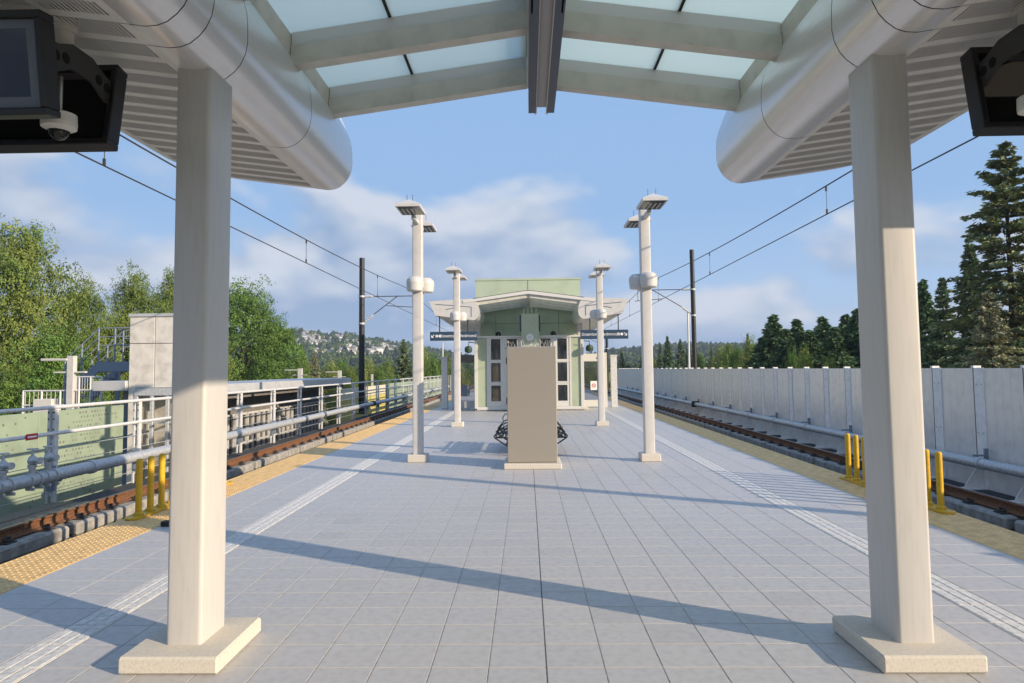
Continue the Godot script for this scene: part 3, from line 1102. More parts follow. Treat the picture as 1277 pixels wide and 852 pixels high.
# ---------------------------------------------------------------- things on the platform
func make_lamp(label: String, at: Vector3) -> Node3D:
	var l := thing("lamp_post", label, "lamp post", at, "twin-headed lamp posts on the platform")
	var b := MB.new()
	b.bbox(Vector3(-0.165, 0, -0.165), Vector3(0.165, 0.13, 0.165), 0.012)
	part("concrete_base", b, M.base, l)
	var p := MB.new()
	p.xf = Transform3D(Basis(Vector3(1, 0, 0), Vector3(0, 0, -1), Vector3(0, 1, 0)), Vector3.ZERO)
	p.prism(rounded_rect(0.085, 0.085, 0.016, 3), 0.12, 4.32, 0.8)
	part("pole", p, M.lamp_white, l)
	for f: int in [-1, 1]:
		var arm := MB.new()
		arm.box(Vector3(-0.03, 4.12, minf(f * 0.086, f * 0.5)), Vector3(0.03, 4.19, maxf(f * 0.086, f * 0.5)))
		part("arm", arm, M.lamp_white, l)
		var h := MB.new()
		var z0 := f * 0.42
		var z1 := f * 1.06
		var lo := minf(z0, z1)
		var hi := maxf(z0, z1)
		h.box(Vector3(-0.2, 4.205, lo), Vector3(0.2, 4.25, hi))
		# shallow hipped cap
		var A := Vector3(-0.2, 4.25, hi); var B := Vector3(0.2, 4.25, hi); var C := Vector3(0.2, 4.25, lo); var D := Vector3(-0.2, 4.25, lo)
		var E := Vector3(0, 4.36, hi - 0.18); var F := Vector3(0, 4.36, lo + 0.18)
		h.tri(A, B, E); h.quad(B, C, F, E); h.tri(C, D, F); h.quad(D, A, E, F)
		var hd := part("lamp_head", h, M.lamp_white, l)
		var ln := MB.new()
		ln.box(Vector3(-0.165, 4.196, lo + 0.05), Vector3(0.165, 4.2052, hi - 0.05))
		part("lens", ln, M.lamp_lens, hd)
		var fr := MB.new()
		for k in 4:
			fr.box(Vector3(-0.125 + 0.075 * k, 4.19, lo + 0.1), Vector3(-0.1 + 0.075 * k, 4.1962, hi - 0.14))
		part("led_bar", fr, M.led, hd)
		var pin := MB.new()
		pin.tube([Vector3(-0.06, 4.31, (lo + hi) / 2.0), Vector3(-0.06, 4.47, (lo + hi) / 2.0)], 0.004, 4)
		pin.tube([Vector3(0.05, 4.31, (lo + hi) / 2.0 + 0.1), Vector3(0.05, 4.45, (lo + hi) / 2.0 + 0.1)], 0.004, 4)
		part("bird_spike", pin, M.wire, hd)
	var band := MB.new()
	band.bbox(Vector3(-0.11, 3.0, -0.11), Vector3(0.11, 3.12, 0.11), 0.01)
	part("speaker_band", band, M.lamp_white, l)
	for q in [Vector3(-0.035, 0, 0.12), Vector3(0.125, 0, -0.09)]:
		var s := MB.new()
		s.lathe([Vector2(0.0, 2.93), Vector2(0.12, 2.935), Vector2(0.135, 2.95), Vector2(0.15, 3.09), Vector2(0.14, 3.14), Vector2(0.09, 3.185), Vector2(0.0, 3.2)], 18, q * (1.0 if at.x < 0 else 1.0) * Vector3(1 if at.x < 0 else -1, 1, 1))
		part("loudspeaker", s, M.lamp_white, l)
	return l

func make_lamps() -> void:
	make_lamp("near left lamp post, its foot in shadow left of the steel cabinet", Vector3(-1.975, 0, -11.85))
	make_lamp("near right lamp post, sunlit down to its base right of the cabinet", Vector3(1.975, 0, -11.72))
	make_lamp("far left lamp post in front of the left direction sign", Vector3(-2.02, 0, -18.98))
	make_lamp("far right lamp post in front of the right direction sign", Vector3(1.95, 0, -18.85))

func make_cabinet() -> void:
	var c := thing("equipment_cabinet", "tall brushed steel cabinet on a concrete base in the platform middle", "cabinet", Vector3(-0.01, 0, -11.2))
	var b := MB.new()
	b.bbox(Vector3(-0.455, 0, -0.42), Vector3(0.455, 0.085, 0.42), 0.012)
	part("concrete_base", b, M.base, c)
	var s := MB.new()
	s.bbox(Vector3(-0.395, 0.085, -0.28), Vector3(0.395, 1.93, 0.27), 0.006)
	part("body", s, M.steel, c)
	var d := MB.new()
	d.bbox(Vector3(-0.389, 0.1, 0.272), Vector3(0.389, 1.915, 0.29), 0.004)
	part("front_panel", d, M.steel, c)
	var e := MB.new()
	for y in [0.35, 1.0, 1.65]:
		e.bbox(Vector3(-0.413, y, 0.1), Vector3(-0.396, y + 0.11, 0.14), 0.003)
	part("hinge", e, M.fastener, c)
	var h := MB.new()
	h.tube([Vector3(-0.397, 0.62, -0.1), Vector3(-0.47, 0.64, -0.1), Vector3(-0.48, 0.78, -0.1), Vector3(-0.44, 0.84, -0.1), Vector3(-0.397, 0.82, -0.1)], 0.012, 7)
	part("handle", h, M.bolt, c)
	var lip := MB.new()
	lip.box(Vector3(-0.425, 1.905, -0.28), Vector3(-0.396, 1.925, 0.2))
	part("roof_lip", lip, M.steel, c)
	# bird spikes on the roof
	rng.seed = 9
	var k := 0
	for zz in [-0.2, 0.0, 0.2]:
		for i in 15:
			var sp := MB.new()
			var p := Vector3(-0.37 + 0.053 * i + rng.randf_range(-0.01, 0.01), 1.929, zz)
			sp.tube([p, p + Vector3(rng.randf_range(-0.04, 0.04), rng.randf_range(0.07, 0.12), rng.randf_range(-0.04, 0.04))], 0.0028, 4)
			part("bird_spike", sp, M.bolt, c)
	# low lattice seats standing behind
	var n := thing("lattice_bench", "low dark metal lattice bench showing either side behind the steel cabinet", "bench", Vector3(-0.03, 0, -13.3))
	for s2: int in [-1, 1]:
		for i in 10:
			var slat := MB.new()
			var u := i / 9.0
			var xx: float = s2 * (0.12 + 0.5 * u)
			slat.bbox(Vector3(xx - 0.016, 0.36 - 0.025 * sin(u * PI), -0.9), Vector3(xx + 0.016, 0.378 - 0.025 * sin(u * PI), 0.9), 0.004)
			part("seat_slat", slat, M.fastener, n)
		for zz in [-0.88, 0.0, 0.88]:
			var leg := MB.new()
			leg.tube([Vector3(s2 * 0.1, 0.0, zz), Vector3(s2 * 0.16, 0.33, zz), Vector3(s2 * 0.64, 0.34, zz)], 0.016, 6)
			leg.tube([Vector3(s2 * 0.16, 0.05, zz), Vector3(s2 * 0.45, 0.2, zz), Vector3(s2 * 0.66, 0.34, zz)], 0.014, 6)
			part("leg", leg, M.black_pole, n)
			var arm := MB.new()
			arm.tube([Vector3(s2 * 0.14, 0.56, zz), Vector3(s2 * 0.4, 0.56, zz), Vector3(s2 * 0.54, 0.5, zz), Vector3(s2 * 0.67, 0.35, zz)], 0.014, 6)
			part("armrest", arm, M.black_pole, n)
			var tie := MB.new()
			tie.tube([Vector3(s2 * 0.3, 0.56, zz), Vector3(s2 * 0.55, 0.36, zz)], 0.01, 5)
			tie.tube([Vector3(s2 * 0.45, 0.2, zz), Vector3(s2 * 0.38, 0.36, zz)], 0.01, 5)
			part("tie", tie, M.black_pole, n)
		for i in 4:
			var bs := MB.new()
			bs.bbox(Vector3(s2 * (0.12 - 0.008 * i) - 0.008, 0.42 + 0.06 * i, -0.9), Vector3(s2 * (0.12 - 0.008 * i) + 0.008, 0.455 + 0.06 * i, 0.9), 0.003)
			part("back_slat", bs, M.fastener, n)

func make_bollards() -> void:
	for side: int in [-1, 1]:
		var lab := "row of yellow flexible posts on one base along the %s platform edge" % ("left" if side == -1 else "right")
		var z_a := -7.447 if side == -1 else -7.506
		var g := thing("delineator_posts", lab, "posts", Vector3(side * 4.33, 0.004, z_a), "yellow edge post rows")
		var b := MB.new()
		b.xf = Transform3D(Basis(Vector3(1, 0, 0), Vector3(0, 0, -1), Vector3(0, 1, 0)), Vector3(0, 0, -1.044))
		b.prism(rounded_rect(0.085, 1.22, 0.084, 8), 0.004, 0.024, 0.6)
		part("base_plate", b, M.yellow, g)
		for k in 10:
			var z := -0.232 * k
			var p := MB.new()
			p.lathe([Vector2(0.052, 0.024), Vector2(0.05, 0.05), Vector2(0.034, 0.062), Vector2(0.034, 0.60), Vector2(0.032, 0.618), Vector2(0.024, 0.63), Vector2(0.0, 0.634)], 16)
			var pn := part("post", p, M.yellow, g, Transform3D(Basis(), Vector3(0, 0, z)))
			for s: int in [-1, 1]:
				var bo := MB.new()
				bo.lathe([Vector2(0.012, 0.024), Vector2(0.012, 0.034), Vector2(0.0, 0.036)], 8, Vector3(s * 0.062, 0, 0))
				part("bolt", bo, M.bolt, pn)
	# a small black drain box on the tiles by the left edge
	var o := MB.new()
	o.bbox(Vector3(-0.05, 0, -0.05), Vector3(0.05, 0.05, 0.05), 0.008)
	var ob := part("cable_box", o, M.black_matt, self, Transform3D(Basis(), Vector3(-3.80, 0.001, -7.05)))
	tag(ob, "small black box on the tiles behind the left column", "box")

# ---------------------------------------------------------------- the lift lobby and the far canopy
func text_part(called: String, txt: String, size: float, mat: Material, parent: Node, at: Vector3, depth := 0.004) -> MeshInstance3D:
	var f := SystemFont.new()
	f.font_names = PackedStringArray(["Droid Sans"])
	var t := TextMesh.new()
	t.text = txt
	t.font = f
	t.font_size = 64
	t.pixel_size = size / 64.0
	t.depth = depth
	return put(called, t, mat, parent, Transform3D(Basis(), at))

func make_lobby() -> void:
	var c := make_canopy("lobby_canopy", "far canopy with white gable roof and outspread wings over the green lobby", -23.8, -1, 11.0, [0.0, 1.2, 2.4, 3.6, 4.8, 6.0, 7.2, 8.4, 9.6, 11.0], [2.6], 0.0, false)
	make_roof(c, -1, 0.12, 10, 1.05, true)
	var fa := MB.new()
	for side: int in [-1, 1]:
		var pa := [Vector2(side * 0.0, 4.2), Vector2(side * 2.3, 3.9), Vector2(side * 2.3, 3.99), Vector2(side * 0.0, 4.31)]
		if side == -1:
			pa.reverse()
		fa.prism(pa, -0.04, 0.02)
	part("gable_fascia", fa, M.white_frame, c)
	var z := -25.8
	var b := thing("lift_lobby", "pale green lift lobby building with white framed windows", "building", Vector3(0, 0, z))
	# raised tower behind
	var t := MB.new()
	t.box(Vector3(-2.23, 2.8, -6.5), Vector3(2.23, 5.36, -3.2))
	var tw := part("tower", t, M.green, b)
	var cap := MB.new()
	cap.box(Vector3(-2.26, 5.36, -6.53), Vector3(2.26, 5.44, -3.17))
	part("parapet", cap, M.green, tw)
	var jn := MB.new()
	jn.box(Vector3(-0.012, 2.8, -3.199), Vector3(0.012, 5.36, -3.192))
	part("panel_joint", jn, M.dark_wall, tw)
	# upper wall under the gable, of panels with open joints
	for r in [[2.80, 3.38], [3.395, 4.02]]:
		for q in [[-2.0, -1.32], [-1.305, 1.20], [1.215, 2.0]]:
			var p := MB.new()
			p.bbox(Vector3(q[0], r[0], -1.45), Vector3(q[1], r[1], -1.41), 0.004)
			part("wall_panel", p, M.green, b)
	var core := MB.new()
	core.box(Vector3(-1.99, 0.0, -6.4), Vector3(1.99, 4.0, -1.46))
	part("core_wall", core, M.lobby_inside, b)
	# vestibule front
	var fr := MB.new()
	for x in [-2.0, 2.0]:
		fr.bbox(Vector3(x - 0.06, 0.1, -0.07), Vector3(x + 0.06, 2.76, 0.05), 0.006)
	part("corner_post", fr, M.white_frame, b)
	var top := MB.new()
	top.bbox(Vector3(-2.06, 2.762, -0.08), Vector3(2.06, 2.83, 0.06), 0.006)
	part("top_rail", top, M.white_frame, b)
	var roofp := MB.new()
	roofp.box(Vector3(-2.0, 2.72, -1.41), Vector3(2.0, 2.76, -0.08))
	part("vestibule_roof", roofp, M.white_frame, b)
	var sill := MB.new()
	sill.bbox(Vector3(-1.98, 0.05, -0.06), Vector3(1.98, 0.16, 0.045), 0.006)
	part("bottom_rail", sill, M.white_frame, b)
	var plin := MB.new()
	plin.bbox(Vector3(-2.06, 0, -0.1), Vector3(2.06, 0.05, 0.02), 0.006)
	part("plinth", plin, M.concrete, b)
	for s: int in [-1, 1]:
		var gp := MB.new()
		gp.bbox(Vector3(minf(s * 1.60, s * 1.935), 0.165, -0.03), Vector3(maxf(s * 1.60, s * 1.935), 2.755, 0.0), 0.004)
		part("green_panel", gp, M.green, b)
		var side_wall := MB.new()
		side_wall.box(Vector3(minf(s * 1.97, s * 2.01), 0.1, -1.4), Vector3(maxf(s * 1.97, s * 2.01), 2.72, -0.075))
		part("side_wall", side_wall, M.green, b)
	for x in [-1.56, -0.95, -0.32, 0.32, 0.95, 1.56]:
		var m := MB.new()
		m.bbox(Vector3(x - 0.035, 0.162, -0.045), Vector3(x + 0.035, 2.76, 0.03), 0.004)
		part("mullion", m, M.white_frame, b)
	for q in [[-1.525, -0.985], [-0.915, -0.355], [-0.285, 0.285], [0.355, 0.915], [0.985, 1.525]]:
		var rows := [[0.165, 1.0], [1.07, 1.85], [1.90, 2.755]]
		for r in rows:
			var w := MB.new()
			var x0: float = q[0]
			var x1: float = q[1]
			for e in [[x0, x0 + 0.09, r[0], r[1]], [x1 - 0.09, x1, r[0], r[1]], [x0 + 0.09, x1 - 0.09, r[0], r[0] + (0.2 if r[0] < 0.5 else 0.03)], [x0 + 0.09, x1 - 0.09, r[1] - 0.04, r[1]]]:
				w.box(Vector3(e[0], e[2], -0.03), Vector3(e[1], e[3], 0.012))
			var wn := part("window", w, M.white_frame, b)
			var g := MB.new()
			g.box(Vector3(x0 + 0.09, r[0] + 0.03, -0.014), Vector3(x1 - 0.09, r[1] - 0.04, -0.006))
			part("pane", g, M.glass, wn)
		for y in [1.035, 1.875]:
			var tr := MB.new()
			tr.bbox(Vector3(q[0], y - 0.03, -0.04), Vector3(q[1], y + 0.025, 0.025), 0.004)
			part("transom", tr, M.white_frame, b)
	# lift doors seen through the glass
	for x in [-0.9, 0.9]:
		var ld := MB.new()
		ld.bbox(Vector3(x - 0.55, 0.06, -1.45), Vector3(x - 0.01, 2.2, -1.42), 0.004)
		ld.bbox(Vector3(x + 0.01, 0.06, -1.45), Vector3(x + 0.55, 2.2, -1.42), 0.004)
		part("lift_door", ld, M.steel, b)
	rng.seed = 77
	for i in 26:
		var sp := MB.new()
		var p := Vector3(-1.9 + 0.152 * i, 2.829, -0.01)
		sp.tube([p, p + Vector3(rng.randf_range(-0.03, 0.03), rng.randf_range(0.08, 0.13), 0)], 0.004, 4)
		part("bird_spike", sp, M.bolt, b)
	for x in [-1.18, 0.95]:
		var l := MB.new()
		l.lathe([Vector2(0.0, 0), Vector2(0.1, 0.01), Vector2(0.11, 0.1), Vector2(0.08, 0.17), Vector2(0, 0.2)], 14, Vector3(x, 2.83, -0.6))
		part("wall_light", l, M.black_matt, b)
	# green pylon in front of the glass
	var py := thing("sign_pylon", "green equipment pylon rising behind the steel cabinet in front of the lobby", "pylon", Vector3(0.05, 0, -25.2))
	var pb := MB.new()
	pb.bbox(Vector3(-0.32, 0, -0.16), Vector3(0.32, 3.6, 0.16), 0.012)
	part("body", pb, M.green, py)
	for s: int in [-1, 1]:
		var sd := MB.new()
		sd.bbox(Vector3(minf(s * 0.322, s * 0.38), 2.95, -0.14), Vector3(maxf(s * 0.322, s * 0.38), 3.55, 0.14), 0.006)
		part("side_screen", sd, M.navy_steel, py)
	for x in [-0.22, -0.07, 0.07, 0.23]:
		var a := MB.new()
		a.tube([Vector3(x, 3.6, 0), Vector3(x, 3.82 if absf(x) > 0.1 else 3.88, 0)], 0.016, 6)
		part("aerial", a, M.white_plastic, py)
	var hs := MB.new()
	hs.xf = Transform3D(Basis(Vector3(1, 0, 0), Vector3(0, 0, 1), Vector3(0, -1, 0)), Vector3(-0.01, 2.72, 0.165))
	hs.lathe([Vector2(0.0, 0.0), Vector2(0.09, 0.01), Vector2(0.13, 0.12), Vector2(0.14, 0.2), Vector2(0.06, 0.21), Vector2(0.0, 0.18)], 18)
	part("horn_speaker", hs, M.white_plastic, py)
	make_signs()
	make_windscreens()

func make_sky_blocker() -> void:
	# an unseen block, added behind the viewer to keep sky light off the columns
	var b := thing("rear_lobby", "added green block behind the viewer that shades the columns", "building", Vector3(0, 0, 3.6))
	var w := MB.new()
	w.box(Vector3(-2.0, 0, 0.0), Vector3(2.0, 3.9, 8.0))
	part("wall", w, M.green, b)
	for x in [-1.0, 1.0]:
		var f := MB.new()
		f.box(Vector3(x - 0.7, 0.1, -0.06), Vector3(x + 0.7, 2.4, -0.004))
		var d := part("door", f, M.white_frame, b)
		var g := MB.new()
		g.box(Vector3(x - 0.6, 0.25, -0.075), Vector3(x + 0.6, 2.3, -0.062))
		part("pane", g, M.screen, d)

func make_signs() -> void:
	for side: int in [-1, 1]:
		var lab := "dark blue direction sign hanging from the %s wing of the far canopy" % ("left" if side == -1 else "right")
		var s := thing("direction_sign", lab, "sign", Vector3(side * 2.66, 2.6, -24.1), "direction signs")
		var b := MB.new()
		b.bbox(Vector3(-0.84, 0, -0.04), Vector3(0.84, 0.32, 0.04), 0.008)
		part("panel", b, M.navy, s)
		for x in [-0.5, 0.5]:
			var r := MB.new()
			r.tube([Vector3(x, 0.32, 0), Vector3(x, 0.9 + 0.08 * x * side, 0)], 0.02, 8)
			part("hanger_rod", r, M.black_pole, s)
		var tx := 0.17 if side == -1 else -0.16
		text_part("lettering", "Downtown Redmond", 0.135, M.print, s, Vector3(tx, 0.165, 0.043))
		# arrow and line roundels
		var ax := -0.74 if side == -1 else 0.74
		var ar := MB.new()
		var d := -1.0 if side == -1 else 1.0
		for l in [[Vector2(-0.05 * d, 0.05), Vector2(0.04 * d, -0.04)], [Vector2(0.045 * d, -0.045), Vector2(-0.03 * d, -0.045)], [Vector2(0.045 * d, -0.045), Vector2(0.045 * d, 0.03)]]:
			ar.tube([Vector3(ax + l[0].x, 0.165 + l[0].y, 0.043), Vector3(ax + l[1].x, 0.165 + l[1].y, 0.043)], 0.013, 6)
		part("arrow", ar, M.print, s)
		var cx := -0.54 if side == -1 else 0.55
		var ro := MB.new()
		ro.xf = Transform3D(Basis(Vector3(1, 0, 0), Vector3(0, 0, 1), Vector3(0, -1, 0)), Vector3(cx - 0.055, 0.165, 0.041))
		ro.lathe([Vector2(0.0, 0.004), Vector2(0.05, 0.004)], 16)
		ro.xf.origin.x = cx + 0.06
		ro.lathe([Vector2(0.0, 0.004), Vector2(0.05, 0.004)], 16)
		part("line_roundel", ro, M.print, s)
		text_part("roundel_number", "2", 0.09, M.navy, s, Vector3(cx - 0.055, 0.165, 0.048))
	for side: int in [-1, 1]:
		var l := thing("hanging_lantern", "small dark green lantern beside the %s corner of the lobby" % ("left" if side == -1 else "right"), "light", Vector3(side * 2.27, 2.18, -25.6), "lobby corner lanterns")
		var b := MB.new()
		b.lathe([Vector2(0.0, 0.0), Vector2(0.13, 0.04), Vector2(0.15, 0.16), Vector2(0.12, 0.24), Vector2(0.03, 0.28), Vector2(0.0, 0.28)], 16)
		part("body", b, M.dark_green, l)
		var h := MB.new()
		h.tube([Vector3(0, 0.27, 0), Vector3(0, 0.4, 0), Vector3(-side * 0.2, 0.42, 0)], 0.015, 6)
		part("bracket", h, M.black_pole, l)

func make_windscreens() -> void:
	for side: int in [-1, 1]:
		var lab := "white framed glass windscreen on the %s of the lobby" % ("left" if side == -1 else "right")
		var w := thing("windscreen", lab, "windscreen", Vector3(side * 2.6, 0, -27.6), "platform windscreens")
		for x in [-0.46, 0.46]:
			var p := MB.new()
			p.bbox(Vector3(x - 0.07, 0, -0.07), Vector3(x + 0.07, 2.2, 0.07), 0.008)
			part("post", p, M.white_frame, w)
		var t := MB.new()
		t.bbox(Vector3(-0.39, 1.85, -0.05), Vector3(0.39, 2.16, 0.05), 0.008)
		part("header", t, M.white_frame if side == 1 else M.dark_wall, w)
		var lo := MB.new()
		lo.bbox(Vector3(-0.39, 0.03, -0.05), Vector3(0.39, 0.3, 0.05), 0.008)
		part("lower_panel", lo, M.white_frame, w)
		var g := MB.new()
		g.box(Vector3(-0.39, 0.3, -0.006), Vector3(0.39, 1.85, 0.006))
		part("pane", g, M.glass, w)
		if side == 1:
			text_part("platform_number", "4", 0.3, M.black_matt, w, Vector3(0.18, 2.0, 0.054))
			var n := MB.new()
			n.box(Vector3(-0.13, 0.7, 0.008), Vector3(0.13, 1.06, 0.014))
			var pn := part("notice", n, M.print, w)
			var ring := MB.new()
			var pts := []
			for k in 17:
				pts.append(Vector3(cos(TAU * k / 16.0) * 0.07, 0.88 + sin(TAU * k / 16.0) * 0.07, 0.016))
			ring.tube(pts, 0.012, 5, false)
			ring.tube([Vector3(-0.05, 0.93, 0.016), Vector3(0.05, 0.83, 0.016)], 0.009, 5)
			part("prohibition_mark", ring, M.red_print, pn)
		else:
			var bx := MB.new()
			bx.bbox(Vector3(-0.18, 0.5, 0.01), Vector3(0.2, 0.95, 0.12), 0.01)
			part("panel_box", bx, M.blue_steel, w)
		var q := thing("screen_post", "tall pale post at the outer end of the %s windscreen" % ("left" if side == -1 else "right"), "post", Vector3(side * 3.42, 0, -27.7), "windscreen end posts")
		var qb := MB.new()
		qb.bbox(Vector3(-0.12, 0, -0.12), Vector3(0.12, 2.05, 0.12), 0.01)
		part("shaft", qb, M.rail_paint, q)
		var qc := MB.new()
		qc.bbox(Vector3(-0.14, 2.05, -0.14), Vector3(0.14, 2.1, 0.14), 0.008)
		part("cap", qc, M.white_frame, q)

# ---------------------------------------------------------------- overhead line
func make_overhead() -> void:
	var spec := [
		{"x": -7.95, "z": -32.4, "top": 6.98, "label": "black overhead line pole beyond the left track, left of the near lamp post", "arm": 1, "base": -0.47, "mat": "black_pole", "r": 0.135, "ya": 5.12},
		{"x": 8.25, "z": -34.1, "top": 7.45, "label": "dark overhead line pole standing behind the grey wall on the right", "arm": -1, "base": -6.0, "mat": "black_pole", "r": 0.118, "ya": 5.45},
		{"x": 8.6, "z": -74.0, "top": 5.6, "label": "thin distant black pole just right of the far direction sign", "arm": -1, "base": -6.0, "mat": "black_pole", "r": 0.16, "ya": 5.0}]
	for s in spec:
		var p := thing("catenary_pole", s.label, "pole", Vector3(s.x, s.base, s.z), "overhead line poles")
		var m := MB.new()
		var h: float = s.top - s.base
		m.tube([Vector3.ZERO, Vector3(0, h, 0)], [s.r * 1.06, s.r * 0.92], 14)
		part("shaft", m, M[s.mat], p)
		var b := MB.new()
		b.bbox(Vector3(-0.25, 0, -0.25), Vector3(0.25, 0.04, 0.25), 0.01)
		part("base_plate", b, M.fastener, p)
		for y in [s.ya, s.ya - 1.3]:
			var k := MB.new()
			k.tube([Vector3(0, y - s.base - 0.04, 0), Vector3(0, y - s.base + 0.04, 0)], s.r * 1.15, 14)
			part("clamp", k, M.galvanised, p)
		var a: int = s.arm
		var tr: float = absf(s.x) - 5.86
		var y1: float = s.ya - s.base
		var arm := MB.new()
		arm.tube([Vector3(a * 0.55, y1, 0), Vector3(a * (tr + 0.35), y1, 0)], 0.02, 8)
		arm.tube([Vector3(a * 0.55, y1 - 1.3 + 0.42, 0), Vector3(a * (tr - 0.35), y1 + 0.02, 0)], 0.02, 8)
		arm.tube([Vector3(a * (tr - 0.9), y1 - 0.45, 0), Vector3(a * (tr + 0.5), y1 - 0.55, 0)], 0.018, 6)
		arm.tube([Vector3(a * (tr + 0.35), y1, 0), Vector3(a * (tr + 0.35), y1 - 0.55, 0)], 0.014, 6)
		part("cantilever", arm, M.wire, p)
		for q in [[Vector3(0, y1, 0), Vector3(a * 0.58, y1, 0)], [Vector3(0, y1 - 1.3, 0), Vector3(a * 0.58, y1 - 1.3 + 0.43, 0)]]:
			var ins := MB.new()
			ins.tube([q[0], q[1]], 0.032, 8)
			for t in [0.35, 0.5, 0.65, 0.8]:
				var c: Vector3 = q[0].lerp(q[1], t)
				var d: Vector3 = (q[1] - q[0]).normalized() * 0.02
				ins.tube([c - d, c + d], 0.06, 10)
			part("insulator", ins, M.white_plastic, p)
	for side: int in [-1, 1]:
		var w := thing("overhead_wires", "pair of overhead wires above the %s track" % ("left" if side == -1 else "right"), "wires", Vector3(side * 5.86, 0, -30), "overhead wires")
		var zs := [46.0, -3.0, -45.0, -90.0]
		var yc := 4.42 if side == -1 else 4.55
		var c := MB.new()
		c.tube([Vector3(0, yc, 40), Vector3(0, yc, -120)], 0.011, 6)
		part("contact_wire", c, M.wire, w)
		var f := func(z: float) -> float:
			# sag between supports 45 m apart
			var t := fposmod((z + 3.0) / 45.0, 1.0)
			return yc + 0.55 + 0.62 * pow(absf(t - 0.5) * 2.0, 2.0)
		var pts := []
		for k in 81:
			var z := 40.0 - 2.0 * k
			pts.append(Vector3(0, f.call(z), z))
		var m := MB.new()
		m.tube(pts, 0.013, 6)
		part("messenger_wire", m, M.wire, w)
		for k in 16:
			var z := 24.0 - 8.6 * k + (1.2 if side == 1 else -3.1)
			var h := MB.new()
			h.tube([Vector3(0, yc, z), Vector3(0, f.call(z), z)], 0.006, 4)
			h.cbox(Vector3(0, yc + 0.05, z), Vector3(0.03, 0.1, 0.03))
			h.cbox(Vector3(0, f.call(z) - 0.05, z), Vector3(0.03, 0.1, 0.03))
			part("dropper", h, M.wire, w)
	# pale lighting poles further off
	var lp := [[8.9, -38.0, 4.6, "slim pale grey pole just left of the dark pole behind the wall", 0.05], [-9.2, -74.0, 4.4, "slim white pole far off left of the far lamp post", 0.07], [8.4, -4.75, 4.62, "pale pole beyond the right wall whose thin shadow crosses the platform", 0.1]]
	for q in lp:
		var l := thing("light_pole", q[3], "pole", Vector3(q[0], -6.0, q[1]), "slim pale poles")
		var m := MB.new()
		m.tube([Vector3.ZERO, Vector3(0, q[2] + 6.0, 0)], [q[4] * 1.5, q[4]], 10)
		part("shaft", m, M.rail_paint, l)
		var h := MB.new()
		h.lathe([Vector2(0, 0), Vector2(q[4] * 1.3, 0.0), Vector2(q[4] * 1.3, 0.06), Vector2(0, 0.1)], 10, Vector3(0, q[2] + 6.0, 0))
		part("cap", h, M.rail_paint, l)

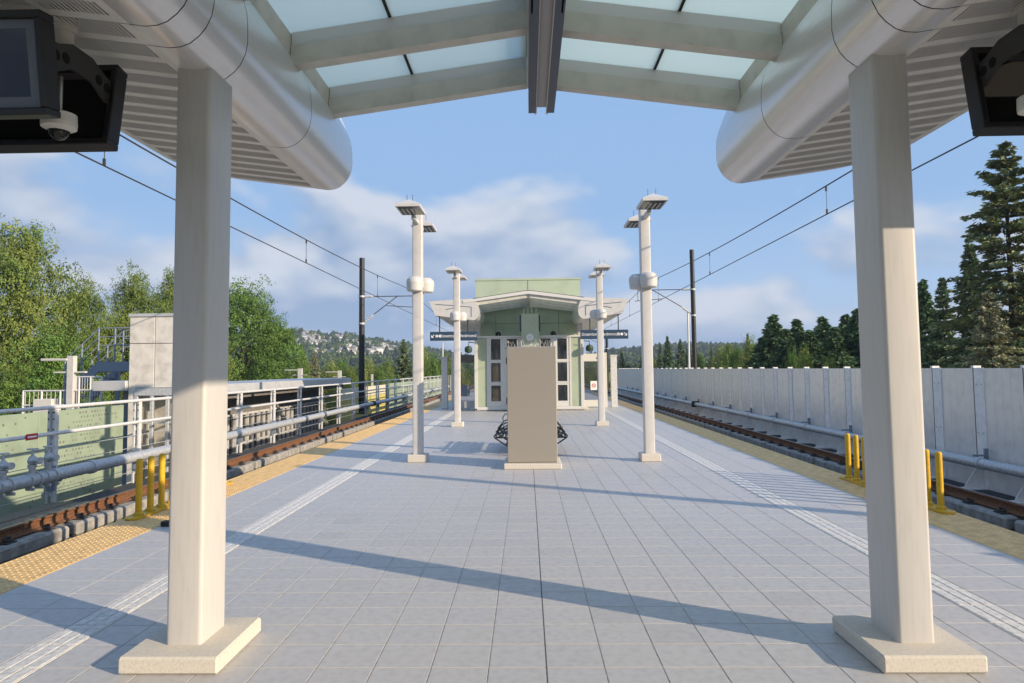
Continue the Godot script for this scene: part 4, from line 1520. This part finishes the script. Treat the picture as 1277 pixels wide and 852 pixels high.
# ---------------------------------------------------------------- buildings beyond the left track
func make_left_side() -> void:
	var w := thing("perforated_wall", "pale green perforated metal facade beyond the left railing", "wall", Vector3(-10.15, -6, -9.5))
	for k in 5:
		for r in 3:
			var p := MB.new()
			p.bbox(Vector3(-0.06, r * 2.265, -7.4 + 2.97 * k), Vector3(0.0, r * 2.265 + 2.255, -7.4 + 2.97 * k + 2.96), 0.006)
			part("facade_panel", p, M.green_wall, w)
	var mm := MultiMesh.new()
	var disc := MB.new()
	disc.xf = Transform3D(Basis(Vector3(0, 0, -1), Vector3(1, 0, 0), Vector3(0, -1, 0)), Vector3.ZERO)
	disc.lathe([Vector2(0.03, 0.0), Vector2(0.03, 0.002), Vector2(0.0, 0.0021)], 6)
	mm.transform_format = MultiMesh.TRANSFORM_3D
	mm.mesh = disc.mesh()
	var spots := []
	rng.seed = 55
	for i in 60:
		for j in 44:
			var z := -7.2 + 0.105 * i
			var y := 2.4 + 0.1 * j
			var keep := pow(clampf((-z - 1.2) / 6.0, 0.0, 1.0), 2.0) * (0.5 + 0.5 * sin(z * 2.2 + y * 1.3))
			if rng.randf() < keep * 1.3:
				spots.append(Transform3D(Basis().scaled(Vector3.ONE * rng.randf_range(0.5, 1.05)), Vector3(0.001, y, z + (0.05 if j % 2 == 0 else 0.0))))
	mm.instance_count = spots.size()
	for i in spots.size():
		mm.set_instance_transform(i, spots[i])
	var mi := MultiMeshInstance3D.new()
	mi.name = "perforations"
	mi.multimesh = mm
	mi.material_override = M.dark_wall
	mi.set_meta("kind", "stuff")
	w.add_child(mi)
	# concrete stair tower
	var t := thing("concrete_tower", "bare concrete stair tower behind the left column", "tower", Vector3(-9.5, -6, -17.1))
	for q in [[-0.66, -0.02, 7.2, 8.31], [-0.005, 0.6, 7.2, 8.31], [-0.66, -0.02, 8.325, 9.0], [-0.005, 0.6, 8.325, 9.0]]:
		var p := MB.new()
		p.bbox(Vector3(q[0], q[2], -0.08), Vector3(q[1], q[3], 0.0), 0.006)
		part("concrete_panel", p, M.tower, t)
	var core := MB.new()
	core.box(Vector3(-0.65, 7.0, -2.3), Vector3(0.59, 8.99, -0.081))
	core.box(Vector3(-0.66, 0.0, -2.3), Vector3(-0.5, 7.2, 0.0))
	core.box(Vector3(-0.5, 0.0, -2.3), Vector3(0.59, 7.0, -0.9))
	part("core", core, M.tower, t)
	var cp := MB.new()
	cp.bbox(Vector3(-0.69, 9.0, -2.33), Vector3(0.62, 9.08, 0.03), 0.006)
	part("coping", cp, M.fascia, t)
	var fr := MB.new()
	fr.bbox(Vector3(-0.5, 7.0, -0.1), Vector3(0.6, 7.19, 0.03), 0.006)
	for x in [-0.46, -0.06, 0.34]:
		fr.bbox(Vector3(x - 0.04, 0.0, -0.08), Vector3(x + 0.04, 7.0, 0.02), 0.004)
	for y in [4.8, 5.6, 6.3]:
		fr.box(Vector3(-0.5, y, -0.06), Vector3(0.6, y + 0.05, 0.0))
	part("glazing_frame", fr, M.galvanised, t)
	var gl := MB.new()
	gl.box(Vector3(-0.5, 0.0, -0.04), Vector3(0.6, 7.0, -0.03))
	part("glazing", gl, M.glass, t)
	# entrance canopy slab on the tower's left
	var c := thing("entrance_canopy", "thin grey flat canopy jutting left from the concrete tower", "canopy", Vector3(-10.6, 1.13, -17.3))
	var cb := MB.new()
	cb.bbox(Vector3(-0.42, 0.0, -1.6), Vector3(0.42, 0.25, 0.3), 0.01)
	part("slab", cb, M.fascia, c)
	var cc := MB.new()
	cc.box(Vector3(-0.05, -7.0, -0.5), Vector3(0.08, 0.0, -0.4))
	part("post", cc, M.blue_steel, c)
	# outside stair rising to the tower
	var s := thing("outside_stair", "blue grey steel stair with railings climbing to the concrete tower", "stair", Vector3(-12.35, 1.85, -20.0))
	for zz in [-0.6, 0.6]:
		var st := MB.new()
		var pa := [Vector2(-1.05, -1.18), Vector2(-0.02, -0.22), Vector2(1.0, -0.22), Vector2(1.0, 0.06), Vector2(-0.08, 0.06), Vector2(-1.05, -0.84)]
		st.prism(pa, zz - 0.03, zz + 0.03)
		part("stringer", st, M.blue_steel, s)
		var hr := MB.new()
		for dy in [0.95, 0.7, 0.45]:
			hr.tube([Vector3(-1.05, -0.85 + dy, zz), Vector3(-0.05, 0.08 + dy, zz), Vector3(1.0, 0.08 + dy, zz)], 0.017, 6)
		for k in 5:
			var x := -1.03 + 0.48 * k
			var y := minf(-0.85 + (x + 1.05) * 0.93, 0.06)
			hr.tube([Vector3(x, y, zz), Vector3(x, y + 0.95, zz)], 0.025, 6)
		part("handrail", hr, M.blue_steel, s)
	for k in 6:
		var tr := MB.new()
		var x := -1.04 + 0.2 * k
		tr.box(Vector3(x, -0.98 + 0.182 * k, -0.57), Vector3(x + 0.19, -0.95 + 0.182 * k, 0.57))
		part("tread", tr, M.blue_steel, s)
	var po := MB.new()
	po.box(Vector3(0.1, -7.85, -0.05), Vector3(0.2, -0.251, 0.05))
	po.box(Vector3(-1.0, -7.85, -0.05), Vector3(-0.92, -1.15, 0.05))
	part("support", po, M.blue_steel, s)
	# white railed landing further left
	var l := thing("railed_landing", "small white railed landing beside the light post at the far left", "landing", Vector3(-11.72, 0.26, -16.9))
	l.scale = Vector3.ONE * 0.83
	var deck := MB.new()
	deck.box(Vector3(-0.85, 0.1, -1.2), Vector3(0.87, 0.24, 0.6))
	deck.box(Vector3(-0.6, -7.54, -0.1), Vector3(-0.4, 0.1, 0.1))
	deck.box(Vector3(0.5, -7.54, -0.1), Vector3(0.7, 0.1, 0.1))
	part("deck", deck, M.concrete, l)
	for zz in [-1.15, 0.5]:
		var hr := MB.new()
		var x0 := -0.82 if zz > 0 else -0.62
		var x1 := 0.84 if zz > 0 else 0.48
		var yt := 1.09 if zz > 0 else 1.48
		for y in [yt, yt - 0.42]:
			hr.tube([Vector3(x0, y, zz), Vector3(x1, y, zz)], 0.026, 6)
		for k in 4:
			hr.tube([Vector3(lerpf(x0, x1, k / 3.0), 0.2, zz), Vector3(lerpf(x0, x1, k / 3.0), yt, zz)], 0.03, 6)
		for k in 13:
			hr.tube([Vector3(lerpf(x0, x1, (k + 0.5) / 13.0), 0.24, zz), Vector3(lerpf(x0, x1, (k + 0.5) / 13.0), yt, zz)], 0.008, 4)
		part("railing", hr, M.rail_paint, l)
	var bx := MB.new()
	bx.bbox(Vector3(-0.45, 0.36, 0.2), Vector3(0.1, 0.85, 0.6), 0.01)
	part("meter_box", bx, M.white_plastic, l)
	var lampspec := [[-11.22, -16.5, 2.01, 0.075, -0.72, "white square light post with one flat arm beside the railed landing"], [-14.1, -42.0, 1.75, 0.12, -0.95, "small white light post above the low flat roof, nearest the left tree"], [-12.2, -44.0, 1.6, 0.1, -0.9, "small white light post with arm above the far end of the low roof"], [-11.9, -52.0, 1.3, 0.07, 0.0, "slim white post right of the black overhead line pole"], [-9.9, -60.0, 1.45, 0.07, 0.0, "slim white post in front of the dark conifer"]]
	for q in lampspec:
		var p := thing("street_light", q[5], "light post", Vector3(q[0], -6, q[1]), "small white light posts")
		var m := MB.new()
		m.box(Vector3(-q[3], 0, -q[3]), Vector3(q[3], q[2] + 6.0, q[3]))
		part("post", m, M.lamp_white, p)
		if q[4] != 0.0:
			var a := MB.new()
			a.bbox(Vector3(q[4], q[2] + 5.88, -0.1), Vector3(-q[3], q[2] + 5.94, 0.1), 0.01)
			part("arm", a, M.lamp_white, p)
			var b := MB.new()
			b.bbox(Vector3(-q[3] - 0.35, q[2] + 5.58, -0.05), Vector3(q[3] + 0.28, q[2] + 5.62, 0.05), 0.006)
			part("cross_bar", b, M.lamp_white, p)
	# low building with a deep flat roof
	var b := thing("low_building", "low flat-roofed building with tall glazed bays beyond the left railing", "building", Vector3(-9.0, -6, -27.0))
	var segs := [[7.0, 2.3], [2.29, -1.2], [-1.21, -7.5]]
	for q in segs:
		var r := MB.new()
		r.bbox(Vector3(-2.6, 6.95, q[1]), Vector3(0.0, 7.22, q[0]), 0.01)
		part("roof_slab", r, M.fascia, b)
	var so := MB.new()
	so.box(Vector3(-2.5, 6.75, -7.4), Vector3(-0.35, 6.948, 6.9))
	part("roof_soffit", so, M.dark_wall, b)
	var wl := MB.new()
	wl.box(Vector3(-2.4, 0.0, -7.3), Vector3(-1.4, 6.75, 6.8))
	part("wall", wl, M.dark_wall, b)
	for k in 13:
		var z := 6.4 - 1.07 * k
		var f := MB.new()
		for e in [[0.0, 0.05], [0.5, 0.54]]:
			f.box(Vector3(-1.39, 0.2, z - e[1]), Vector3(-1.28, 6.1, z - e[0]))
		for y in [0.2, 3.2, 5.0, 6.04]:
			f.box(Vector3(-1.38, y, z - 0.99), Vector3(-1.30, y + 0.07, z - 0.005))
		var wn := part("window", f, M.rail_paint, b)
		var g := MB.new()
		g.box(Vector3(-1.36, 0.22, z - 0.98), Vector3(-1.345, 6.1, z - 0.01))
		part("pane", g, M.glass, wn)
	# ochre-banded wall, then green fence panels
	var y := thing("banded_wall", "sunlit wall with pale upper band and ochre lower band behind the black pole", "wall", Vector3(-9.6, -6, -41.5))
	for k in 4:
		var p := MB.new()
		p.bbox(Vector3(-0.2, 0.0, -6.8 + 3.4 * k), Vector3(0.0, 6.02, -6.8 + 3.4 * k + 3.39), 0.008)
		part("ochre_panel", p, M.ochre, y)
		var p2 := MB.new()
		p2.bbox(Vector3(-0.2, 6.03, -6.8 + 3.4 * k), Vector3(0.0, 6.62, -6.8 + 3.4 * k + 3.39), 0.008)
		part("pale_panel", p2, M.pale_panel, y)
	var gf := thing("green_fence", "pale green panel fence beyond the railing past the black pole", "fence", Vector3(-9.3, -6, -62.0))
	for k in 12:
		var p := MB.new()
		p.bbox(Vector3(-0.1, 0.0, -15 + 2.6 * k), Vector3(0.0, 6.7, -15 + 2.6 * k + 2.55), 0.008)
		part("fence_panel", p, M.green_wall, gf)

# ---------------------------------------------------------------- vegetation
func leaf(mb: MB, at: Vector3, size: float, r: RandomNumberGenerator, up: Vector3) -> void:
	var a := Vector3(r.randfn(), r.randfn(), r.randfn()).normalized()
	var nrm := (up + Vector3(r.randfn(), r.randfn(), r.randfn()) * 0.55).normalized()
	a = (a - nrm * a.dot(nrm)).normalized()
	var b := nrm.cross(a)
	var L := size * r.randf_range(0.7, 1.3)
	var W := L * 0.62
	var p0 := at - a * L * 0.5
	var p1 := at + b * W * 0.5 + a * L * 0.06
	var p2 := at + a * L * 0.5
	var p3 := at - b * W * 0.5 + a * L * 0.06
	mb.tri(p0, p2, p1, nrm, nrm, nrm)
	mb.tri(p0, p3, p2, nrm, nrm, nrm)

func broadleaf_crown(sd: int, h: float, rad: float, leaves: int, size: float, tint: Color, squash := 1.0) -> ArrayMesh:
	# lobes on limbs, each a cloud of leaf-sized faces denser towards its outside, with gaps between lobes
	var r := RandomNumberGenerator.new()
	r.seed = sd
	var mb := MB.new()
	var lobes := []
	var n := 64
	for i in n:
		var t := (i + 0.5) / n
		var y := lerpf(h * 0.14, h * 0.95, t)
		var prof := sin(clampf(pow((y / h - 0.12) / 0.9, 0.8), 0, 1) * PI)
		var w := i * 2.39996 + r.randf_range(-0.5, 0.5)
		var rr := rad * prof * r.randf_range(0.3, 1.0)
		lobes.append([Vector3(cos(w) * rr, y * squash + (1.0 - squash) * h * 0.3, sin(w) * rr), rad * r.randf_range(0.22, 0.38), r.randf_range(0.65, 1.3), r.randf_range(-0.2, 0.25)])
	var each := leaves / n
	for l in lobes:
		var twigs := 44
		for k in twigs:
			var d := Vector3(r.randfn(), r.randfn() * 0.8, r.randfn()).normalized()
			var q: Vector3 = l[0] + d * l[1] * pow(r.randf(), 0.35) * r.randf_range(0.8, 1.25)
			for j in each / twigs + 1:
				var p := q + Vector3(r.randfn(), r.randfn() * 0.8, r.randfn()) * size * 1.15
				var v: float = l[2] * r.randf_range(0.7, 1.35)
				var yel: float = l[3] * 0.7 + r.randf_range(-0.15, 0.15)
				mb.col = Color(tint.r * v * (1.0 + yel), tint.g * v * (1.0 + yel * 0.35), tint.b * v)
				leaf(mb, p, size, r, (d + Vector3.UP * 0.4).normalized())
	return mb.mesh(true)

func broadleaf_trunk(sd: int, h: float, rad: float) -> ArrayMesh:
	var r := RandomNumberGenerator.new()
	r.seed = sd + 500
	var mb := MB.new()
	var base := h * 0.022
	mb.tube([Vector3(0, 0, 0), Vector3(0.1, h * 0.25, 0.05), Vector3(-0.1, h * 0.5, 0), Vector3(0.05, h * 0.78, 0.1)], [base * 1.3, base, base * 0.66, base * 0.2], 8)
	for i in 16:
		var y := h * r.randf_range(0.2, 0.62)
		var w := i * 2.4 + r.randf_range(-0.4, 0.4)
		var d := Vector3(cos(w), 0, sin(w))
		var L := rad * r.randf_range(0.4, 0.68)
		mb.tube([Vector3(0, y, 0), d * L * 0.45 + Vector3.UP * (y + L * 0.35), d * L + Vector3.UP * (y + L * 0.75)], [base * 0.5, base * 0.3, base * 0.08], 5)
	return mb.mesh()

func conifer_crown(sd: int, h: float, rad: float, tiers: int, per: int, sprays: int, size: float, tint: Color, sparse := 0.0, taper := 1.0) -> ArrayMesh:
	# tiers of drooping branches, each a flat fan of side twigs clothed in needle sprays
	var r := RandomNumberGenerator.new()
	r.seed = sd
	var mb := MB.new()
	for t in tiers:
		var f := (t + r.randf_range(0.0, 0.8)) / tiers
		var y := lerpf(h * 0.08, h * 0.985, pow(f, 0.92))
		var L0 := rad * pow(1.0 - (y / h), taper) * 1.1 + h * 0.008
		for b in per:
			if r.randf() < sparse:
				continue
			var w := TAU * b / per + t * 1.3 + r.randf_range(-0.4, 0.4)
			var L := L0 * r.randf_range(0.5, 1.2)
			var d := Vector3(cos(w), 0, sin(w))
			var side := Vector3(-d.z, 0, d.x)
			var tone := r.randf_range(0.7, 1.3)
			var rise := lerpf(-0.1, 0.55, f) + r.randf_range(-0.12, 0.12)
			var twigs := maxi(2, int(L / 0.42))
			var n := maxi(5, int(sprays * L / rad))
			for k in n:
				var u := pow((k + r.randf()) / n, 0.8)
				var tw := (r.randi() % twigs + 0.5) / twigs
				u = lerpf(u, tw, 0.45)
				var s := r.randf_range(-1.0, 1.0)
				s = signf(s) * pow(absf(s), 0.7)
				var reach := L * 0.24 * (1.12 - u)
				var p := d * (L * u + absf(s) * reach * 0.5) + side * s * reach
				p.y = y + L * (rise * u - 0.42 * u * u + 0.16 * u * u * u) - absf(s) * reach * 0.25 + r.randfn() * size * 0.22
				var v := tone * r.randf_range(0.65, 1.35)
				mb.col = Color(tint.r * v, tint.g * v, tint.b * v)
				var out := (d * 0.8 + side * s * 0.9 + Vector3.UP * r.randf_range(-0.4, 0.1) + Vector3(r.randfn(), r.randfn(), r.randfn()) * 0.25).normalized()
				var nr := (Vector3.UP * 0.6 + d * 0.75 + Vector3(r.randfn(), r.randfn(), r.randfn()) * 0.6).normalized()
				var sdv := out.cross(nr).normalized()
				nr = sdv.cross(out)
				var S := size * r.randf_range(0.7, 1.4)
				mb.tri(p - out * S * 0.5 - sdv * S * 0.1, p + sdv * S * 0.2, p + out * S * 0.65, nr, nr, nr)
				mb.tri(p - out * S * 0.5, p + out * S * 0.5 - sdv * S * 0.04, p - sdv * S * 0.24, nr, nr, nr)
	return mb.mesh(true)

func conifer_trunk(sd: int, h: float, rad: float, tiers: int, per: int) -> ArrayMesh:
	var mb := MB.new()
	mb.tube([Vector3.ZERO, Vector3(0, h * 0.5, 0), Vector3(0, h * 0.98, 0)], [h * 0.016, h * 0.009, h * 0.0015], 8)
	var r := RandomNumberGenerator.new()
	r.seed = sd
	for i in 36:
		var f := i / 36.0
		var y := lerpf(h * 0.1, h * 0.95, f)
		var w := i * 2.4
		var L := rad * pow(1.0 - y / h, 0.72) * 0.85
		var d := Vector3(cos(w), 0, sin(w))
		mb.tube([Vector3(0, y, 0), d * L * 0.5 + Vector3.UP * (y + L * 0.04), d * L + Vector3.UP * (y - L * 0.08)], [h * 0.003, h * 0.002, h * 0.0006], 4)
	return mb.mesh()

const GROUND := -6.0

func pixel_x(px: float, z: float) -> float:
	return (px - 657.0) / 851.0 * z - 0.085

func pixel_top(py: float, z: float) -> float:
	return 1.57 + (460.0 - py) / 851.0 * z

func plant(kind: Dictionary, called: String, label: String, category: String, px: float, py: float, z: float, wide: float, group: String, spin: float) -> void:
	var o := thing(called, label, category, Vector3(pixel_x(px, z), GROUND, -z), group)
	var top := pixel_top(py, z) - GROUND
	var sy: float = top / kind.h
	var sx: float = wide / 851.0 * z / kind.r
	o.rotation.y = spin
	var t := Transform3D(Basis().scaled(Vector3(sx, sy, sx)), Vector3.ZERO)
	put("trunk", kind.trunk, M.bark, o, t)
	put("crown", kind.crown, kind.mat, o, t)

func make_trees() -> void:
	var A := {"h": 15.0, "r": 5.2, "mat": M.leaf, "crown": broadleaf_crown(1, 15.0, 5.2, 62000, 0.155, Color(0.17, 0.225, 0.055)), "trunk": broadleaf_trunk(1, 15.0, 5.2)}
	var B := {"h": 15.0, "r": 4.6, "mat": M.leaf, "crown": broadleaf_crown(2, 15.0, 4.6, 56000, 0.15, Color(0.15, 0.21, 0.05)), "trunk": broadleaf_trunk(2, 15.0, 4.6)}
	var C := {"h": 15.0, "r": 5.5, "mat": M.leaf, "crown": broadleaf_crown(3, 15.0, 5.5, 52000, 0.175, Color(0.12, 0.205, 0.045)), "trunk": broadleaf_trunk(3, 15.0, 5.5)}
	var D := {"h": 18.0, "r": 5.0, "mat": M.needle, "crown": conifer_crown(4, 18.0, 5.0, 40, 9, 330, 0.25, Color(0.2, 0.23, 0.105), 0.1, 0.8), "trunk": conifer_trunk(4, 18.0, 5.0, 30, 9)}
	var E := {"h": 16.0, "r": 3.6, "mat": M.needle, "crown": conifer_crown(5, 16.0, 3.6, 46, 12, 150, 0.28, Color(0.15, 0.205, 0.095), 0.05, 0.95), "trunk": conifer_trunk(5, 16.0, 3.6, 34, 10)}
	var F := {"h": 12.0, "r": 4.2, "mat": M.needle, "crown": conifer_crown(6, 12.0, 4.2, 38, 11, 170, 0.22, Color(0.27, 0.265, 0.15), 0.05, 0.8), "trunk": conifer_trunk(6, 12.0, 4.2, 30, 11)}
	var G := {"h": 14.0, "r": 4.4, "mat": M.needle, "crown": conifer_crown(7, 14.0, 4.4, 44, 14, 100, 0.42, Color(0.1, 0.165, 0.07), 0.0, 0.9), "trunk": conifer_trunk(7, 14.0, 4.4, 40, 12)}
	var H := {"h": 7.0, "r": 4.0, "mat": M.leaf, "crown": broadleaf_crown(8, 7.0, 4.0, 14000, 0.2, Color(0.21, 0.25, 0.06)), "trunk": broadleaf_trunk(8, 7.0, 4.0)}
	var left := "broadleaf trees on the left"
	plant(A, "broadleaf_tree", "tallest broadleaf tree at the left edge of the view", "tree", 8, 268, 36, 88, left, 0.4)
	plant(B, "broadleaf_tree", "lower broadleaf tree between the tallest left tree and the tower", "tree", 92, 338, 40, 52, left, 1.9)
	plant(C, "broadleaf_tree", "bushy broadleaf tree behind the outside stair", "tree", 62, 405, 30, 70, left, 2.6)
	plant(B, "broadleaf_tree", "broadleaf tree rising just left above the concrete tower", "tree", 163, 332, 44, 54, left, 3.1)
	plant(A, "broadleaf_tree", "broadleaf tree directly behind the concrete tower and left column", "tree", 218, 330, 52, 55, left, 4.4)
	plant(B, "broadleaf_tree", "low broadleaf tree filling the gap left of the tower", "tree", 128, 396, 46, 52, left, 5.3)
	plant(C, "broadleaf_tree", "large green broadleaf tree just right of the left column", "tree", 300, 350, 58, 70, left, 0.9)
	plant(C, "broadleaf_tree", "green broadleaf tree sloping down beside the far hillside houses", "tree", 342, 393, 62, 46, left, 2.2)
	plant(B, "broadleaf_tree", "narrow bright green tree above the low flat roof", "tree", 374, 432, 70, 16, left, 1.2)
	plant(F, "conifer_tree", "brownish conifer above the low flat roof right of the green tree", "tree", 391, 434, 74, 22, "conifers on the left", 0.0)
	plant(E, "conifer_tree", "dark pointed conifer left of the near left lamp post", "tree", 503, 420, 78, 26, "conifers on the left", 0.7)
	# shrubs and small trees in a row along the left horizon
	var words := ["first", "second", "third", "fourth", "fifth", "sixth", "seventh", "eighth", "ninth", "tenth", "eleventh", "twelfth", "thirteenth", "fourteenth"]
	var row := [[412, 452, 88], [425, 446, 96], [436, 455, 84], [458, 450, 92], [472, 456, 84], [482, 448, 100], [527, 438, 92], [540, 443, 84], [556, 440, 100], [572, 452, 90], [584, 446, 104]]
	for i in row.size():
		var q = row[i]
		plant([H, C, B][i % 3], "small_tree", "%s small leafy tree from the left in the row past the low building" % words[i], "tree", q[0], q[1], q[2], 17.0, "leafy trees along the left horizon", i * 1.3)
	var rg := "conifers on the right"
	plant(D, "conifer_tree", "tallest conifer, sparse branches, at the right edge above the wall", "tree", 1256, 176, 34, 128, rg, 0.3)
	plant(E, "conifer_tree", "pointed conifer left of the tallest one at the right edge", "tree", 1207, 300, 38, 58, rg, 1.0)
	plant(F, "conifer_tree", "lighter brown-green spruce in front of the tallest conifer", "tree", 1228, 366, 31, 72, rg, 2.0)
	plant(E, "conifer_tree", "dark conifer between the right column and the pointed conifer", "tree", 1172, 350, 42, 50, rg, 2.9)
	plant(G, "conifer_tree", "dark conifer half hidden by the right column", "tree", 1148, 352, 44, 50, rg, 0.5)
	plant(G, "conifer_tree", "dark conifer filling the lower right corner behind the wall", "tree", 1272, 345, 36, 70, rg, 3.9)
	var hedge := [[949, 422, 60], [963, 394, 58], [978, 412, 54], [992, 400, 58], [1008, 414, 52], [1024, 397, 56], [1038, 410, 52], [1052, 395, 58], [1066, 388, 56], [1082, 400, 54], [1100, 402, 58]]
	for i in hedge.size():
		var q = hedge[i]
		plant([G, G, E][i % 3] if i % 3 != 2 else G, "hedge_conifer", "%s conifer from the left in the dense dark row behind the wall" % words[i], "tree", q[0], q[1], q[2], 56.0, "dense dark conifers behind the wall", i * 0.8)
	var few := [[775, 436, 120, 13], [800, 444, 126, 13], [823, 430, 118, 13], [832, 420, 116, 15], [848, 424, 112, 18], [858, 428, 120, 14], [886, 434, 118, 11], [931, 418, 96, 13]]
	for i in few.size():
		var q = few[i]
		plant([E, G][i % 2], "distant_conifer", "%s distant conifer from the left above the grey wall" % words[i], "tree", q[0], q[1], q[2], q[3], "distant conifers above the wall", i * 1.1)
	var bush := [[870, 444, 100], [898, 440, 92], [908, 432, 84], [918, 436, 78], [934, 430, 74], [948, 436, 66], [985, 442, 50], [1000, 446, 48], [1032, 450, 46], [740, 448, 130], [812, 448, 120]]
	bush.sort_custom(func(a, b): return a[0] < b[0])
	for i in bush.size():
		var q = bush[i]
		plant([H, A, C][i % 3], "leafy_bush", "%s sunlit leafy bush from the left just above the grey wall" % words[i], "bush", q[0], q[1], q[2], 17.0, "leafy bushes above the wall", i * 2.1)

# ---------------------------------------------------------------- ground, far hills
func ridge(x: float) -> float:
	var p := [[-900, 30], [-420, 48], [-330, 49], [-270, 44], [-223, 40], [-176, 32], [-148, 27], [-110, 19], [-63, 10], [0, 7], [60, 10], [110, 17], [180, 22], [260, 20], [420, 26], [900, 30]]
	for k in p.size() - 1:
		if x <= p[k + 1][0]:
			var t := clampf((x - p[k][0]) / float(p[k + 1][0] - p[k][0]), 0.0, 1.0)
			return lerpf(p[k][1], p[k + 1][1], t * t * (3.0 - 2.0 * t))
	return 30.0

func hill(x: float, z: float) -> float:
	var t := smoothstep(300.0, 820.0, z)
	return GROUND - 1.0 + (ridge(x * 800.0 / maxf(z, 300.0)) - GROUND) * t * (z / 800.0)

func make_land() -> void:
	var g := MB.new()
	g.quad(Vector3(-1200, GROUND, 200), Vector3(1200, GROUND, 200), Vector3(1200, GROUND, -1300), Vector3(-1200, GROUND, -1300))
	var gn := part("ground", g, M.grass, self)
	gn.set_meta("kind", "structure")
	var h := MB.new()
	var step := 24.0
	for i in 84:
		for j in 26:
			var x := -1000.0 + step * i
			var z := 290.0 + step * j
			var P := func(a: float, b: float) -> Vector3: return Vector3(a, hill(a, b), -b)
			h.quad(P.call(x, z), P.call(x + step, z), P.call(x + step, z + step), P.call(x, z + step))
	var hn := part("hills", h, M.grass, self)
	hn.set_meta("kind", "structure")
	# far woods: too many and too small to count
	var r := RandomNumberGenerator.new()
	r.seed = 31
	for kind in 2:
		var mb := MB.new()
		for k in 70:
			var f := r.randf()
			var w := r.randf() * TAU
			var rr := (0.42 * pow(1.0 - f, 0.8) + 0.03) if kind == 0 else 0.46 * sqrt(maxf(0.05, 1.0 - pow(f * 2.0 - 0.9, 2.0)))
			var p := Vector3(cos(w) * rr, f * (1.0 if kind == 0 else 0.85), sin(w) * rr)
			var v := r.randf_range(0.6, 1.4)
			mb.col = Color(0.05 * v, 0.08 * v, 0.036 * v) if kind == 0 else Color(0.1 * v, 0.15 * v, 0.045 * v)
			for q in 2:
				leaf(mb, p, 0.3, r, Vector3(cos(w), 0.5, sin(w)))
		var mm := MultiMesh.new()
		mm.transform_format = MultiMesh.TRANSFORM_3D
		mm.mesh = mb.mesh(true)
		var spots := []
		while spots.size() < 3600:
			var z := r.randf_range(150.0, 900.0)
			var x := r.randf_range(-0.42, 0.5) * z
			if absf(x) < 14.0:
				continue
			var s := r.randf_range(6.0, 11.0)
			var pxx := 657.0 + x / z * 851.0
			if z > 560.0 and pxx > 372.0 and pxx < 505.0 and r.randf() < 0.66:
				continue
			var y := hill(x, z) if z > 300.0 else GROUND
			# keep nearer woods low enough to let the hills show
			if z < 400.0:
				s = minf(s, 7.0 + z * 0.006)
			spots.append(Transform3D(Basis(Vector3.UP, r.randf() * TAU).scaled(Vector3(s * r.randf_range(0.75, 1.1), s, s)), Vector3(x, y - 0.3, -z)))
		mm.instance_count = spots.size()
		for i in spots.size():
			mm.set_instance_transform(i, spots[i])
		var mi := MultiMeshInstance3D.new()
		mi.name = ["conifer_wood", "broadleaf_wood"][kind]
		mi.multimesh = mm
		mi.material_override = M.far_leaf
		add_child(mi)
		mi.set_meta("kind", "stuff")
		tag(mi, ["dark conifer woods over the far hills", "light green broadleaf woods over the far hills"][kind], "woods")
	# houses on the left hillside
	var hm := ArrayMesh.new()
	var wb := MB.new()
	wb.box(Vector3(-3.4, -3, -2.6), Vector3(3.4, 3.2, 2.6))
	wb.add_to(hm)
	hm.surface_set_material(0, M.house_wall)
	var rb := MB.new()
	rb.prism([Vector2(-2.9, 3.21), Vector2(2.9, 3.21), Vector2(0, 4.9)], -3.8, 3.8)
	var turned := MB.new()
	rb.add_to(hm)
	hm.surface_set_material(1, M.house_roof)
	var tones := [[0.78, 0.76, 0.71], [0.62, 0.58, 0.52], [0.8, 0.79, 0.76], [0.55, 0.53, 0.5]]
	var mats := []
	for t in tones:
		var m := StandardMaterial3D.new()
		m.albedo_color = lin(t[0], t[1], t[2])
		m.roughness = 0.85
		mats.append(m)
	for i in 120:
		var z := r.randf_range(600.0, 800.0)
		var px := r.randf_range(366.0, 512.0)
		var x := (px - 657.0) / 851.0 * z
		var o := thing("hillside_house", "pale house among trees on the far hillside left of the black pole", "house", Vector3(x, hill(x, z) + 1.0, -z), "houses on the far hillside")
		var m := put("house_body", hm, null, o)
		m.set_surface_override_material(0, mats[i % 4])
		o.rotation.y = r.randf_range(-0.6, 0.6) + (PI / 2.0 if i % 2 == 0 else 0.0)
		o.scale = Vector3.ONE * r.randf_range(0.75, 1.25)

# ---------------------------------------------------------------- all together
func _ready() -> void:
	make_materials()
	make_view()
	make_platform()
	make_tracks()
	make_near_canopy()
	make_lobby()
	make_sky_blocker()
	make_wall()
	make_railing()
	make_left_side()
	make_land()
	make_overhead()
	make_lamps()
	make_cabinet()
	make_bollards()
	make_trees()
